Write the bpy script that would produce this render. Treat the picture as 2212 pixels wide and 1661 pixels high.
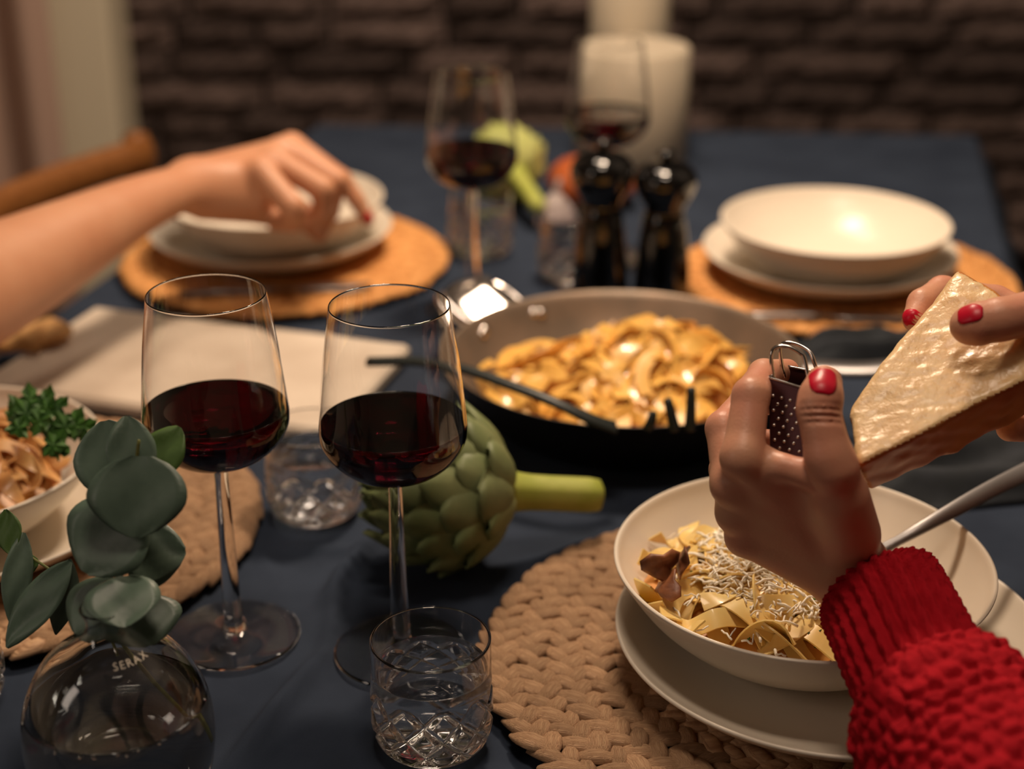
import bpy, math, random
import numpy as np
from mathutils import Vector, Matrix, noise as mnoise

random.seed(7)
rng = np.random.default_rng(7)
PI = math.pi
for o in list(bpy.data.objects):
    bpy.data.objects.remove(o, do_unlink=True)
S = bpy.context.scene
COL = S.collection
T = 0.75                                   # height of the table top

# ------------------------------------------------------------------ camera, light, exposure
cd = bpy.data.cameras.new('camera'); cam = bpy.data.objects.new('camera', cd); COL.objects.link(cam)
cam.location = (0, 0, T + 0.55); cam.rotation_euler = (math.radians(90 - 23.7), 0, 0)
cd.sensor_width = 36; cd.lens = 3340 / 2212 * 36; cd.clip_start = 0.05
cd.dof.use_dof = True; cd.dof.focus_distance = 0.87; cd.dof.aperture_fstop = 3.5
S.camera = cam

W = bpy.data.worlds.new('World'); S.world = W; W.use_nodes = True
W.node_tree.nodes['Background'].inputs[0].default_value = (1.0, 0.80, 0.62, 1)
W.node_tree.nodes['Background'].inputs[1].default_value = 0.022

def area(name, loc, target, size, power, color, shape='DISK'):
    l = bpy.data.lights.new(name, 'AREA'); l.energy = power; l.color = color; l.shape = shape
    if isinstance(size, tuple):
        l.shape = 'RECTANGLE'; l.size, l.size_y = size
    else:
        l.size = size
    o = bpy.data.objects.new(name, l); COL.objects.link(o); o.location = loc
    o.rotation_euler = (Vector(target) - Vector(loc)).to_track_quat('-Z', 'Y').to_euler()
    return o
area('pendant_light', (0.12, 1.52, T + 1.05), (0.10, 1.45, T), 0.17, 12.3, (1.0, 0.76, 0.55))
area('ceiling_light', (0.02, 0.66, T + 1.75), (0.06, 0.8, T), (0.42, 0.30), 9.5, (1.0, 0.79, 0.61))
area('wall_fill', (-0.10, 2.05, T + 1.75), (0.15, 2.9, T - .1), 0.30, 11.0, (1.0, 0.78, 0.60))  # added fill brightening the back wall, stands for no known lamp
area('left_fill', (-1.35, 0.1, T + 0.95), (0.0, 1.1, T), (0.30, 0.7), 2.2, (1.0, 0.82, 0.68))  # unseen warm fill added at the left to lift front-facing sides
area('ceiling_fill', (1.75, 1.5, T + 0.8), (1.5, 1.4, 2.6), 0.4, 9.0, (1.0, 0.80, 0.66))  # aimed upward, added only to brighten the ceiling and its reflections
S.view_settings.view_transform = 'Standard'; S.view_settings.look = 'None'
S.view_settings.exposure = 0.0; S.view_settings.gamma = 1.0; S.view_settings.use_curve_mapping = False
S.cycles.max_bounces = 20; S.cycles.transmission_bounces = 18; S.cycles.glossy_bounces = 6
S.cycles.diffuse_bounces = 4; S.cycles.transparent_max_bounces = 12
S.cycles.sample_clamp_indirect = 8.0

# ------------------------------------------------------------------ materials
def srgb(r, g, b):
    f = lambda c: (c / 255 / 12.92) if c <= 10 else ((c / 255 + 0.055) / 1.055) ** 2.4
    return (f(r), f(g), f(b), 1.0)

def mat(name, col, rough=0.5, spec=0.5, metal=0.0, trans=0.0, ior=1.45, sss=0.0, sssr=(1, .35, .2), ssss=0.008,
        coat=0.0, var=None, vscale=30.0, bump=0.0, bscale=200.0, bdist=0.001, sheen=0.0, obj_var=0.0, coords='Object', stretch=None):
    m = bpy.data.materials.new(name); m.use_nodes = True
    nt = m.node_tree; N = nt.nodes; L = nt.links; b = N['Principled BSDF']
    b.inputs['Base Color'].default_value = col
    b.inputs['Roughness'].default_value = rough
    b.inputs['Specular IOR Level'].default_value = spec
    b.inputs['Metallic'].default_value = metal
    b.inputs['Transmission Weight'].default_value = trans
    b.inputs['IOR'].default_value = ior
    b.inputs['Coat Weight'].default_value = coat; b.inputs['Coat Roughness'].default_value = 0.04
    if sss:
        b.inputs['Subsurface Weight'].default_value = sss
        b.inputs['Subsurface Radius'].default_value = sssr
        b.inputs['Subsurface Scale'].default_value = ssss
    if sheen:
        b.inputs['Sheen Weight'].default_value = sheen; b.inputs['Sheen Roughness'].default_value = 0.4
    if var or bump:
        tc = N.new('ShaderNodeTexCoord'); vec = tc.outputs[coords]
        if stretch:
            mp = N.new('ShaderNodeMapping'); mp.inputs['Scale'].default_value = stretch
            L.new(vec, mp.inputs['Vector']); vec = mp.outputs['Vector']
    last = None
    if var:
        nz = N.new('ShaderNodeTexNoise'); nz.inputs['Scale'].default_value = vscale; nz.inputs['Detail'].default_value = 5
        L.new(vec, nz.inputs['Vector'])
        rp = N.new('ShaderNodeValToRGB'); rp.color_ramp.elements[0].position = 0.35; rp.color_ramp.elements[1].position = 0.68
        rp.color_ramp.elements[0].color = col; rp.color_ramp.elements[1].color = var
        L.new(nz.outputs['Fac'], rp.inputs['Fac']); last = rp.outputs['Color']
    if obj_var:
        oi = N.new('ShaderNodeObjectInfo'); hs = N.new('ShaderNodeHueSaturation')
        mr = N.new('ShaderNodeMapRange'); mr.inputs['To Min'].default_value = 1 - obj_var; mr.inputs['To Max'].default_value = 1 + obj_var
        L.new(oi.outputs['Random'], mr.inputs['Value']); L.new(mr.outputs['Result'], hs.inputs['Value'])
        if last: L.new(last, hs.inputs['Color'])
        else: hs.inputs['Color'].default_value = col
        last = hs.outputs['Color']
    if last: L.new(last, b.inputs['Base Color'])
    if bump:
        nb = N.new('ShaderNodeTexNoise'); nb.inputs['Scale'].default_value = bscale; nb.inputs['Detail'].default_value = 4
        L.new(vec, nb.inputs['Vector'])
        bp = N.new('ShaderNodeBump'); bp.inputs['Strength'].default_value = bump; bp.inputs['Distance'].default_value = bdist
        L.new(nb.outputs['Fac'], bp.inputs['Height']); L.new(bp.outputs['Normal'], b.inputs['Normal'])
    return m

M = {}
M['glass'] = mat('clear_glass', (1, 1, 1, 1), 0.0, trans=1, ior=1.47)
M['vase_glass'] = mat('vase_glass', (0.98, 0.99, 0.98, 1), 0.0, trans=1, ior=1.45)
M['water'] = mat('water', (0.98, 0.99, 1, 1), 0.0, trans=1, ior=1.33)
M['wine'] = mat('red_wine', (0.045, 0.0012, 0.004, 1), 0.0, trans=1, ior=1.34)
M['china'] = mat('white_china', srgb(228, 217, 200), 0.28, spec=0.36)
M['cloth'] = mat('navy_linen', srgb(42, 50, 64), 0.9, spec=0.12, var=srgb(51, 60, 75), vscale=14, bump=0.35, bscale=900, bdist=0.0006)
M['napkin'] = mat('black_linen', srgb(38, 42, 46), 0.85, spec=0.2, var=srgb(48, 52, 58), vscale=40, bump=0.4, bscale=700, bdist=0.0006, sheen=0.15)
M['straw'] = mat('water_hyacinth', srgb(168, 128, 96), 0.6, spec=0.3, var=srgb(212, 174, 136), vscale=9, bump=1.0, bscale=14, bdist=0.0012, obj_var=0.14, coords='Generated', stretch=(0.3, 5.5, 1.2))
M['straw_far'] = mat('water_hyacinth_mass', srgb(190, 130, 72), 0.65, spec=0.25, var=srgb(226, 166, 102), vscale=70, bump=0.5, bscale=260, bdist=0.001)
M['straw_dark'] = mat('straw_gap_shade', srgb(112, 76, 44), 0.8, spec=0.1, var=srgb(92, 60, 34), vscale=80)  # mat backing, darkened so the shade between strands is in its colour
M['skin'] = mat('skin', srgb(206, 154, 124), 0.42, spec=0.45, sss=0.05, sssr=(1, .6, .4), ssss=0.003, var=srgb(206, 140, 114), vscale=34, bump=0.25, bscale=620, bdist=0.0006)
M['skin_arm'] = mat('skin_arm', srgb(204, 150, 116), 0.45, spec=0.4, sss=0.12, ssss=0.006, var=srgb(196, 138, 104), vscale=18, bump=0.12, bscale=500, bdist=0.0005)
M['nail'] = mat('red_nail_varnish', srgb(190, 14, 44), 0.34, spec=0.35)
M['knit'] = mat('red_wool', srgb(160, 14, 28), 0.85, spec=0.15, var=srgb(180, 22, 36), vscale=90, bump=0.8, bscale=900, bdist=0.0012)
M['steel'] = mat('polished_steel', (0.62, 0.58, 0.55, 1), 0.16, metal=1)
M['brushed'] = mat('brushed_steel', (0.27, 0.26, 0.26, 1), 0.42, metal=1)
M['pan_in'] = mat('worn_steel_pan', srgb(150, 130, 112), 0.42, metal=0.55, var=srgb(126, 112, 98), vscale=22)
M['pan_out'] = mat('black_pan', srgb(20, 19, 19), 0.45, spec=0.4)
M['black_gloss'] = mat('black_lacquer', srgb(10, 10, 10), 0.09, coat=0.6)
M['mill_ring'] = mat('brass_ring', srgb(140, 110, 60), 0.3, metal=1)
M['wax'] = mat('white_wax', srgb(184, 172, 152), 0.55, sss=0.2, ssss=0.01, sssr=(1, .8, .6))
M['wick'] = mat('wick', srgb(60, 50, 40), 0.9)
M['noodle'] = mat('egg_pasta', srgb(242, 190, 100), 0.33, spec=0.5, sss=0.2, ssss=0.004, sssr=(1, .7, .3), var=srgb(232, 174, 84), vscale=50, coat=0.25, obj_var=0.1)
M['noodle_pale'] = mat('pale_pasta', srgb(247, 216, 142), 0.35, spec=0.5, sss=0.2, ssss=0.004, sssr=(1, .7, .3), var=srgb(240, 198, 116), vscale=50, coat=0.25, obj_var=0.12)
M['noodle_dark'] = mat('sauced_pasta', srgb(214, 168, 108), 0.35, spec=0.5, sss=0.2, ssss=0.004, var=srgb(188, 132, 78), vscale=60, coat=0.2, obj_var=0.15)
M['sauce'] = mat('cream_sauce', srgb(220, 160, 84), 0.4, var=srgb(200, 136, 64), vscale=60)
M['cheese'] = mat('hard_cheese', srgb(232, 200, 152), 0.34, spec=0.5, sss=0.3, ssss=0.006, sssr=(1, .7, .4), var=srgb(220, 180, 128), vscale=46, bump=0.5, bscale=240, bdist=0.0015, coat=0.1)
M['rind'] = mat('cheese_rind', srgb(206, 140, 78), 0.4, sss=0.15, ssss=0.005, var=srgb(184, 108, 58), vscale=40, bump=0.3, bscale=120)
M['grated'] = mat('grated_cheese', srgb(250, 242, 222), 0.5, sss=0.2, ssss=0.003, sssr=(1, .8, .5))
M['herb'] = mat('green_herb', srgb(48, 88, 30), 0.5, var=srgb(74, 118, 42), vscale=80)
M['mushroom'] = mat('fried_mushroom', srgb(150, 94, 58), 0.45, var=srgb(88, 46, 28), vscale=70, bump=0.4, bscale=200)
M['bract'] = mat('artichoke_bract', srgb(104, 118, 74), 0.5, spec=0.35, var=srgb(140, 148, 102), vscale=26, bump=0.2, bscale=120, obj_var=0.16)
M['bract_far'] = mat('artichoke_bract_far', srgb(160, 168, 92), 0.5, spec=0.35, var=srgb(188, 190, 118), vscale=26, obj_var=0.12)
M['art_stem'] = mat('artichoke_stem', srgb(150, 160, 62), 0.5, var=srgb(176, 180, 92), vscale=40)
M['euc'] = mat('eucalyptus_leaf', srgb(68, 86, 74), 0.42, spec=0.5, var=srgb(92, 112, 98), vscale=26, bump=0.2, bscale=90, obj_var=0.15)
M['euc_green'] = mat('eucalyptus_green_leaf', srgb(66, 92, 44), 0.5, spec=0.35, var=srgb(82, 110, 56), vscale=30, bump=0.2, bscale=90)
M['euc_stem'] = mat('eucalyptus_stem', srgb(108, 118, 52), 0.5, var=srgb(90, 80, 46), vscale=60)
M['marble'] = mat('white_marble', srgb(222, 208, 190), 0.35, var=srgb(200, 184, 166), vscale=14)
M['bread'] = mat('bread_crust', srgb(204, 160, 104), 0.8, var=srgb(168, 118, 66), vscale=60, bump=0.6, bscale=120, bdist=0.003)
M['server'] = mat('black_nylon', srgb(34, 40, 38), 0.4)
M['wood'] = mat('oak_wood', srgb(150, 96, 48), 0.5, var=srgb(122, 74, 34), vscale=12, stretch=(1, 12, 12))
M['table'] = mat('table_wood', srgb(120, 90, 60), 0.5)
M['stone'] = mat('slate_stone', srgb(124, 106, 100), 0.85, spec=0.2, var=srgb(56, 46, 44), vscale=9, bump=0.8, bscale=30, bdist=0.01, obj_var=0.5)
M['mortar'] = mat('dark_mortar', srgb(34, 29, 27), 0.95, spec=0.1)
M['curtain'] = mat('mauve_curtain', srgb(190, 160, 144), 0.9, spec=0.1, bump=0.2, bscale=400)
M['paint'] = mat('cream_paint', srgb(222, 210, 184), 0.6)
M['floor'] = mat('dark_floor', srgb(70, 52, 40), 0.5, var=srgb(54, 40, 30), vscale=6)
M['ceil'] = mat('ceiling_paint', srgb(190, 182, 170), 0.8)
M['pumpkin'] = mat('orange_pumpkin', srgb(180, 92, 44), 0.5, var=srgb(160, 74, 34), vscale=30)
M['garlic'] = mat('garlic_skin', srgb(178, 164, 160), 0.6, var=srgb(150, 134, 136), vscale=40)
M['etch'] = mat('etched_print', srgb(196, 186, 170), 0.6)

# ------------------------------------------------------------------ helpers
def link_mesh(name, v, f, m, parent=None, smooth=True, loc=None):
    me = bpy.data.meshes.new(name)
    me.from_pydata([tuple(map(float, p)) for p in v], [], [tuple(map(int, q)) for q in f])
    for mm in (m if isinstance(m, (list, tuple)) else [m]): me.materials.append(mm)
    if smooth: me.polygons.foreach_set('use_smooth', [True] * len(me.polygons))
    me.update()
    o = bpy.data.objects.new(name, me); COL.objects.link(o)
    if parent is not None: o.parent = parent
    if loc is not None: o.location = loc
    return o

def tag(o, label, cat, group=None, kind=None):
    o['label'] = label; o['category'] = cat
    if group: o['group'] = group
    if kind: o['kind'] = kind
    return o

def struct(o):
    o['kind'] = 'structure'; return o

def thing(name, label, cat, loc, group=None):
    o = bpy.data.objects.new(name, None); COL.objects.link(o); o.location = loc; o.empty_display_size = 0.02
    return tag(o, label, cat, group)

def copy_tree(o, loc, label, rot=None, parent=None):
    c = o.copy(); COL.objects.link(c)
    if parent is None:
        c.location = loc; c['label'] = label
        if rot is not None: c.rotation_euler = (0, 0, rot)
    else: c.parent = parent
    for ch in [x for x in bpy.data.objects if x.parent == o]:
        copy_tree(ch, None, None, None, c)
    return c

def support(prof, d=.00035, ang=28):
    """extra rings beside every sharp corner of a profile, so smooth shading keeps the corner crisp"""
    P = [np.array(p, float) for p in prof]; out = [P[0]]
    for a, b, c in zip(P, P[1:], P[2:]):
        u, w = b - a, c - b; lu, lw = np.linalg.norm(u), np.linalg.norm(w)
        if lu > 1e-7 and lw > 1e-7 and (u @ w) / (lu * lw) < math.cos(math.radians(ang)):
            if lu > 2.5 * d: out.append(b - u / lu * d)
            out.append(b)
            if lw > 2.5 * d: out.append(b + w / lw * d)
        else: out.append(b)
    out.append(P[-1]); return [tuple(p) for p in out]

def crom(pts, n):
    """Catmull-Rom resampling of a polyline (any dimension)."""
    P = np.array(pts, float); P = np.vstack([2 * P[0] - P[1], P, 2 * P[-1] - P[-2]])
    out = []
    for i in range(1, len(P) - 2):
        for k in range(n):
            t = k / n
            out.append(0.5 * ((2 * P[i]) + (-P[i-1] + P[i+1]) * t + (2 * P[i-1] - 5 * P[i] + 4 * P[i+1] - P[i+2]) * t * t + (-P[i-1] + 3 * P[i] - 3 * P[i+1] + P[i+2]) * t ** 3))
    out.append(P[-2]); return np.array(out)

def lathe(prof, n=64, fn=None):
    """Surface of revolution; points with r = 0 become single poles."""
    V = []; F = []; rows = []
    for r, z in prof:
        if r < 1e-6: rows.append([len(V)]); V.append((0, 0, z))
        else:
            row = []
            for k in range(n):
                a = 2 * PI * k / n; rr, zz = (r, z) if fn is None else fn(r, z, a)
                row.append(len(V)); V.append((rr * math.cos(a), rr * math.sin(a), zz))
            rows.append(row)
    for A, B in zip(rows, rows[1:]):
        for k in range(n):
            k2 = (k + 1) % n
            if len(A) == 1 and len(B) == 1: continue
            if len(A) == 1: F.append((A[0], B[k2], B[k]))
            elif len(B) == 1: F.append((A[k], A[k2], B[0]))
            else: F.append((A[k], A[k2], B[k2], B[k]))
    return V, F

def frames(C):
    C = np.asarray(C, float); n = len(C); Tn = np.gradient(C, axis=0); Tn /= np.linalg.norm(Tn, axis=1)[:, None] + 1e-12
    up = np.array([0, 0, 1.0])
    if abs(Tn[0] @ up) > 0.9: up = np.array([1.0, 0, 0])
    Nn = np.zeros_like(C); x = np.cross(up, Tn[0]); x /= np.linalg.norm(x); Nn[0] = x
    for i in range(1, n):
        x = Nn[i-1] - Tn[i] * (Nn[i-1] @ Tn[i]); Nn[i] = x / (np.linalg.norm(x) + 1e-12)
    return Tn, Nn, np.cross(Tn, Nn)

def tube(C, R, n=10, cap=True, fn=None):
    C = np.asarray(C, float); R = np.broadcast_to(np.asarray(R, float), (len(C),)); Tn, A, B = frames(C)
    V = []; F = []
    for i in range(len(C)):
        for k in range(n):
            a = 2 * PI * k / n; r = R[i] if fn is None else fn(R[i], i, a)
            V.append(C[i] + r * (math.cos(a) * A[i] + math.sin(a) * B[i]))
    for i in range(len(C) - 1):
        for k in range(n):
            k2 = (k + 1) % n; F.append((i * n + k, i * n + k2, (i + 1) * n + k2, (i + 1) * n + k))
    if cap:
        a = len(V); V.append(C[0] - Tn[0] * R[0] * 0.35); b = len(V); V.append(C[-1] + Tn[-1] * R[-1] * 0.35)
        for k in range(n):
            k2 = (k + 1) % n; F.append((a, k2, k)); F.append((b, (len(C) - 1) * n + k, (len(C) - 1) * n + k2))
    return np.array(V), F

def box(c, s, rz=0.0, bev=0.0):
    x, y, z = s[0] / 2, s[1] / 2, s[2] / 2; b = min(bev, x * .9, y * .9, z * .9)
    V = []
    if b <= 0:
        V = [(i * x, j * y, k * z) for k in (-1, 1) for j in (-1, 1) for i in (-1, 1)]
        F = [(0, 2, 3, 1), (4, 5, 7, 6), (0, 1, 5, 4), (2, 6, 7, 3), (0, 4, 6, 2), (1, 3, 7, 5)]
    else:
        ring = lambda ex, ey, zz: [(sx * ex + dx, sy * ey + dy, zz) for sx, sy, dx, dy in ()]
        def loop(xx, yy, zz, cb):
            return [(xx - cb, -yy, zz), (xx, -yy + cb, zz), (xx, yy - cb, zz), (xx - cb, yy, zz), (-xx + cb, yy, zz), (-xx, yy - cb, zz), (-xx, -yy + cb, zz), (-xx + cb, -yy, zz)]
        for xx, yy, zz, cb in ((x - b, y - b, -z, b * .4), (x, y, -z + b, b), (x, y, z - b, b), (x - b, y - b, z, b * .4)): V += loop(xx, yy, zz, cb)
        F = [tuple(range(7, -1, -1)), tuple(range(24, 32))]
        for l in range(3):
            for k in range(8): k2 = (k + 1) % 8; F.append((l * 8 + k, l * 8 + k2, l * 8 + 8 + k2, l * 8 + 8 + k))
    ca, sa = math.cos(rz), math.sin(rz)
    return np.array([(c[0] + p[0] * ca - p[1] * sa, c[1] + p[0] * sa + p[1] * ca, c[2] + p[2]) for p in V]), F

def join(parts):
    V = []; F = []
    for v, f in parts:
        o = len(V); V.extend([tuple(p) for p in v]); F.extend([tuple(i + o for i in q) for q in f])
    return V, F

def rel(V, o):
    return np.asarray(V, float) - np.array(o.location)

# --- implicit bodies: rounded cones blended together, meshed with surface nets
def cone_d(Pt, a, b, ra, rb):
    a = np.array(a, np.float32); b = np.array(b, np.float32); ab = b - a
    t = np.clip(((Pt - a) @ ab) / max(float(ab @ ab), 1e-12), 0, 1)
    return np.linalg.norm(Pt - (a + t[..., None] * ab), axis=-1) - (ra + t * (rb - ra))

def smin(a, b, k):
    h = np.clip(0.5 + 0.5 * (b - a) / k, 0, 1)
    return b * (1 - h) + a * h - k * h * (1 - h)

def surface_net(fun, lo, hi, h, smooth=2):
    lo = np.array(lo, np.float32); n = np.ceil((np.array(hi) - lo) / h).astype(int) + 1
    ax = [lo[i] + h * np.arange(n[i], dtype=np.float32) for i in range(3)]
    D = np.empty(n, np.float32)
    for i0 in range(0, n[0], 24):
        g = np.stack(np.meshgrid(ax[0][i0:i0 + 24], ax[1], ax[2], indexing='ij'), -1); D[i0:i0 + 24] = fun(g)
    s = D < 0
    c = np.zeros(tuple(n - 1), np.int8)
    for dx in (0, 1):
        for dy in (0, 1):
            for dz in (0, 1): c += s[dx:n[0]-1+dx, dy:n[1]-1+dy, dz:n[2]-1+dz]
    act = (c > 0) & (c < 8); idx = np.argwhere(act); vid = -np.ones(tuple(n - 1), int); vid[act] = np.arange(len(idx))
    acc = np.zeros((len(idx), 3)); cnt = np.zeros(len(idx))
    cor = [(x, y, z) for x in (0, 1) for y in (0, 1) for z in (0, 1)]
    for i, p in enumerate(cor):
        for q in cor[i+1:]:
            if sum(abs(u - w) for u, w in zip(p, q)) != 1: continue
            d0 = D[idx[:, 0]+p[0], idx[:, 1]+p[1], idx[:, 2]+p[2]]; d1 = D[idx[:, 0]+q[0], idx[:, 1]+q[1], idx[:, 2]+q[2]]
            mk = (d0 < 0) != (d1 < 0); t = np.where(mk, d0 / np.where(d0 - d1 == 0, 1, d0 - d1), 0)
            acc[mk] += (np.array(p) + t[:, None] * (np.array(q) - np.array(p)))[mk]; cnt[mk] += 1
    V = lo + h * (idx + acc / cnt[:, None])
    F = []
    for a in range(3):
        b, cc = (a + 1) % 3, (a + 2) % 3
        sl0 = [slice(None)] * 3; sl1 = [slice(None)] * 3; sl0[a] = slice(0, -1); sl1[a] = slice(1, None)
        ch = s[tuple(sl0)] != s[tuple(sl1)]; E = np.argwhere(ch)
        E = E[(E[:, b] > 0) & (E[:, cc] > 0) & (E[:, b] < n[b] - 1) & (E[:, cc] < n[cc] - 1)]
        def cell(db, dc):
            I = E.copy(); I[:, b] += db; I[:, cc] += dc; return vid[I[:, 0], I[:, 1], I[:, 2]]
        Qd = np.stack([cell(-1, -1), cell(0, -1), cell(0, 0), cell(-1, 0)], 1)
        ins = s[E[:, 0], E[:, 1], E[:, 2]]
        Qd[~ins] = Qd[~ins][:, ::-1]; F.append(Qd)
    F = np.vstack(F); F = F[(F >= 0).all(1)]
    for _ in range(smooth):
        A = np.zeros_like(V); k = np.zeros(len(V))
        for i in range(4):
            e0, e1 = F[:, i], F[:, (i + 1) % 4]
            np.add.at(A, e0, V[e1]); np.add.at(k, e0, 1); np.add.at(A, e1, V[e0]); np.add.at(k, e1, 1)
        V = 0.45 * V + 0.55 * A / np.maximum(k, 1)[:, None]
    return V, F

def body_sdf(palm, fingers, kp=0.010, kf=0.006, extra=None):
    """palm: cones blended softly; fingers: chains [(point, radius), ...] each blended to the palm and kept apart from each other."""
    def fun(g):
        p = None
        for a, ra, b, rb in palm:
            d = cone_d(g, a, b, ra, rb); p = d if p is None else smin(p, d, kp)
        out = p
        for ch in fingers:
            f = None
            for (a, ra), (b, rb) in zip(ch, ch[1:]):
                d = cone_d(g, a, b, ra, rb); f = d if f is None else smin(f, d, 0.003)
            out = np.minimum(out, smin(p, f, kf))
        if extra is not None: out = extra(g, out)
        return out
    pts = [x for a, ra, b, rb in palm for x in (a, b)] + [p for ch in fingers for p, r in ch]
    mr = max([max(ra, rb) for a, ra, b, rb in palm]) + 0.006
    return fun, np.min(pts, 0) - mr, np.max(pts, 0) + mr

# ------------------------------------------------------------------ the room
struct(link_mesh('floor', *box((0, 1.0, -0.02), (6, 6, 0.04)), M['floor'], smooth=False))
for nm, c_, s_ in (('wall_left', (-2.05, .4, 1.3), (.1, 5.2, 2.6)), ('wall_right', (2.45, .4, 1.3), (.1, 5.2, 2.6)), ('wall_front', (.2, -2.25, 1.3), (4.6, .1, 2.6))):
    struct(link_mesh(nm, *box(c_, s_), M['ceil'], smooth=False))
struct(link_mesh('ceiling', *box((0, 1.0, 2.62), (6, 6, 0.04)), M['ceil'], smooth=False))
wall = struct(link_mesh('wall_back', *box((0, 2.96, 1.3), (6, 0.10, 2.6)), M['mortar'], smooth=False))
def stone_mesh(k):
    r = random.Random(k); V = []; F = []; nx, nz = 5, 3
    for j in range(nz + 1):
        for i in range(nx + 1):
            u, w = i / nx - .5, j / nz - .5; e = (abs(u) > .49) or (abs(w) > .49)
            V.append((u * .96 + (0 if e else r.uniform(-.03, .03)), (-0.004 if e else -0.020 - r.uniform(0, .016)), w * .90 + r.uniform(-.02, .02)))
    for j in range(nz):
        for i in range(nx):
            a = j * (nx + 1) + i; F.append((a, a + 1, a + nx + 2, a + nx + 1))
    o = len(V)
    V += [(-.48, .01, -.45), (.48, .01, -.45), (.48, .01, .45), (-.48, .01, .45)]
    F += [(0, o, o + 1, nx)] + [(nx + (nx + 1) * 0, o + 1, o + 2, (nx + 1) * (nz + 1) - 1), ((nx + 1) * nz, (nx + 1) * (nz + 1) - 1, o + 2, o + 3), (0, (nx + 1) * nz, o + 3, o)]
    return V, F
protos = []
for k in range(6):
    o = link_mesh('stone', *stone_mesh(k), M['stone'], wall, smooth=False); protos.append(o.data); bpy.data.objects.remove(o)
zz = 0.30; row = 0
while zz < 1.08:
    hh = random.uniform(.052, .072); x = -0.80 - random.uniform(0, .15)
    while x < 1.35:
        ww = random.uniform(.13, .30)
        o = bpy.data.objects.new('stone', protos[random.randrange(6)]); COL.objects.link(o); o.parent = wall
        o.location = (x + ww / 2, 2.907 - random.uniform(0, .012), zz + hh / 2); o.scale = (ww, 1, hh)
        x += ww
    zz += hh
# cream door post and curtain on the left of the stone wall
struct(link_mesh('trim_1', *box((-0.768, 2.80, 1.3), (0.125, 0.14, 2.6), bev=.006), M['paint'], smooth=False))
V = []; F = []; nx, nz = 90, 6
for j in range(nz + 1):
    for i in range(nx + 1):
        x = -1.75 + 0.955 * i / nx
        V.append((x, 2.70 + 0.035 * math.sin(x * 27 + 1.3) + 0.015 * math.sin(x * 61), 0.02 + 2.45 * j / nz))
for j in range(nz):
    for i in range(nx):
        a = j * (nx + 1) + i; F.append((a, a + 1, a + nx + 2, a + nx + 1))
cur = tag(link_mesh('curtain', V, F, M['curtain']), 'mauve grey curtain hanging in soft folds beside the cream post', 'curtain')
sm = cur.modifiers.new('thickness', 'SOLIDIFY'); sm.thickness = 0.004
tag(link_mesh('curtain_rod', *tube([(-1.9, 2.72, 2.49), (-0.78, 2.72, 2.49)], .014, 12), M['brushed']), 'steel curtain rod above the mauve curtain', 'rod')

# ------------------------------------------------------------------ table and cloth
FLc, FRc = np.array((-0.2771,2.1885,0.7500)), np.array((0.6482,2.1255,0.7500))
lp, rp_ = np.array((-0.4283,1.5317,0.7500)), np.array((0.5227,1.5175,0.7500))
NLc = FLc + (lp - FLc) * ((0.42 - FLc[1]) / (lp[1] - FLc[1])); NRc = FRc + (rp_ - FRc) * ((0.42 - FRc[1]) / (rp_[1] - FRc[1]))
tb = thing('dining_table', 'wooden dining table hidden under the navy cloth', 'table', (0, 1.3, 0))
inset = lambda p, c: p + (c - p) * 0.012
cen = (FLc + FRc + NLc + NRc) / 4
q4 = [inset(p, cen) for p in (NLc, NRc, FRc, FLc)]
V = [p - [0, 0, .008] for p in q4] + [p - [0, 0, .036] for p in q4]
F = [(0, 1, 2, 3), (7, 6, 5, 4)] + [(i, i + 4, (i + 1) % 4 + 4, (i + 1) % 4) for i in range(4)]
link_mesh('tabletop', rel(V, tb), F, M['table'], tb, smooth=False)
for p in q4:
    c = p + (cen - p) * 0.12; link_mesh('leg', rel(box((c[0], c[1], .357), (.06, .06, .714), bev=.004)[0], tb), box((0, 0, 0), (1, 1, 1), bev=.004)[1], M['table'], tb, smooth=False)

creases = [((-0.1007,0.9787,0.7500), (-0.1260,0.8905,0.7500), .0095, .0065), ((-0.1216,0.8244,0.7500), (-0.1589,0.7151,0.7500), .0100, .0070), ((-0.1608,0.9653,0.7500), (-0.1040,0.9587,0.7500), .0045, .0055), ((-0.1178,0.9329,0.7500), (-0.1186,0.8244,0.7500), .0055, .0050),
           ((0.0614,0.9753,0.7500), (0.0142,0.9361,0.7500), .0060, .006), ((-0.1816,0.9720,0.7500), (-0.1587,0.9023,0.7500), .0025, .005), ((-0.2310,1.8340,0.7500), (-0.1071,1.6544,0.7500), .004, .014),
           ((0.4006,2.0275,0.7500), (0.5371,1.8340,0.7500), .005, .016), ((0.2426,2.0042,0.7500), (0.2583,1.8340,0.7500), .004, .014), ((-0.2221,2.1002,0.7500), (-0.1311,1.8741,0.7500), .004, .016)]
def cloth_z(x, y):
    z = 0.0006 * mnoise.noise((x * 22, y * 22, 0.3)) + 0.0004 * mnoise.noise((x * 60, y * 60, 1.3))
    for a, b, h, w in creases:
        ax, ay, bx, by = a[0], a[1], b[0], b[1]; dx, dy = bx - ax, by - ay; L2 = dx * dx + dy * dy
        t = max(0, min(1, ((x - ax) * dx + (y - ay) * dy) / L2)); d = math.hypot(x - ax - t * dx, y - ay - t * dy)
        z += h * math.exp(-(d / w) ** 2) * math.sin(PI * min(1, max(0, t * .9 + .05))) ** .5
    return z
nu, nv = 230, 400; drop = 0.26
us = np.concatenate([np.linspace(-drop, -.012, 9), np.linspace(-.008, 1.008, nu), np.linspace(1.012, 1 + drop, 9)])
vs = np.concatenate([np.linspace(-drop, -.012, 9), np.linspace(-.008, 1.008, nv), np.linspace(1.012, 1 + drop, 9)])
V = []; F = []
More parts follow.
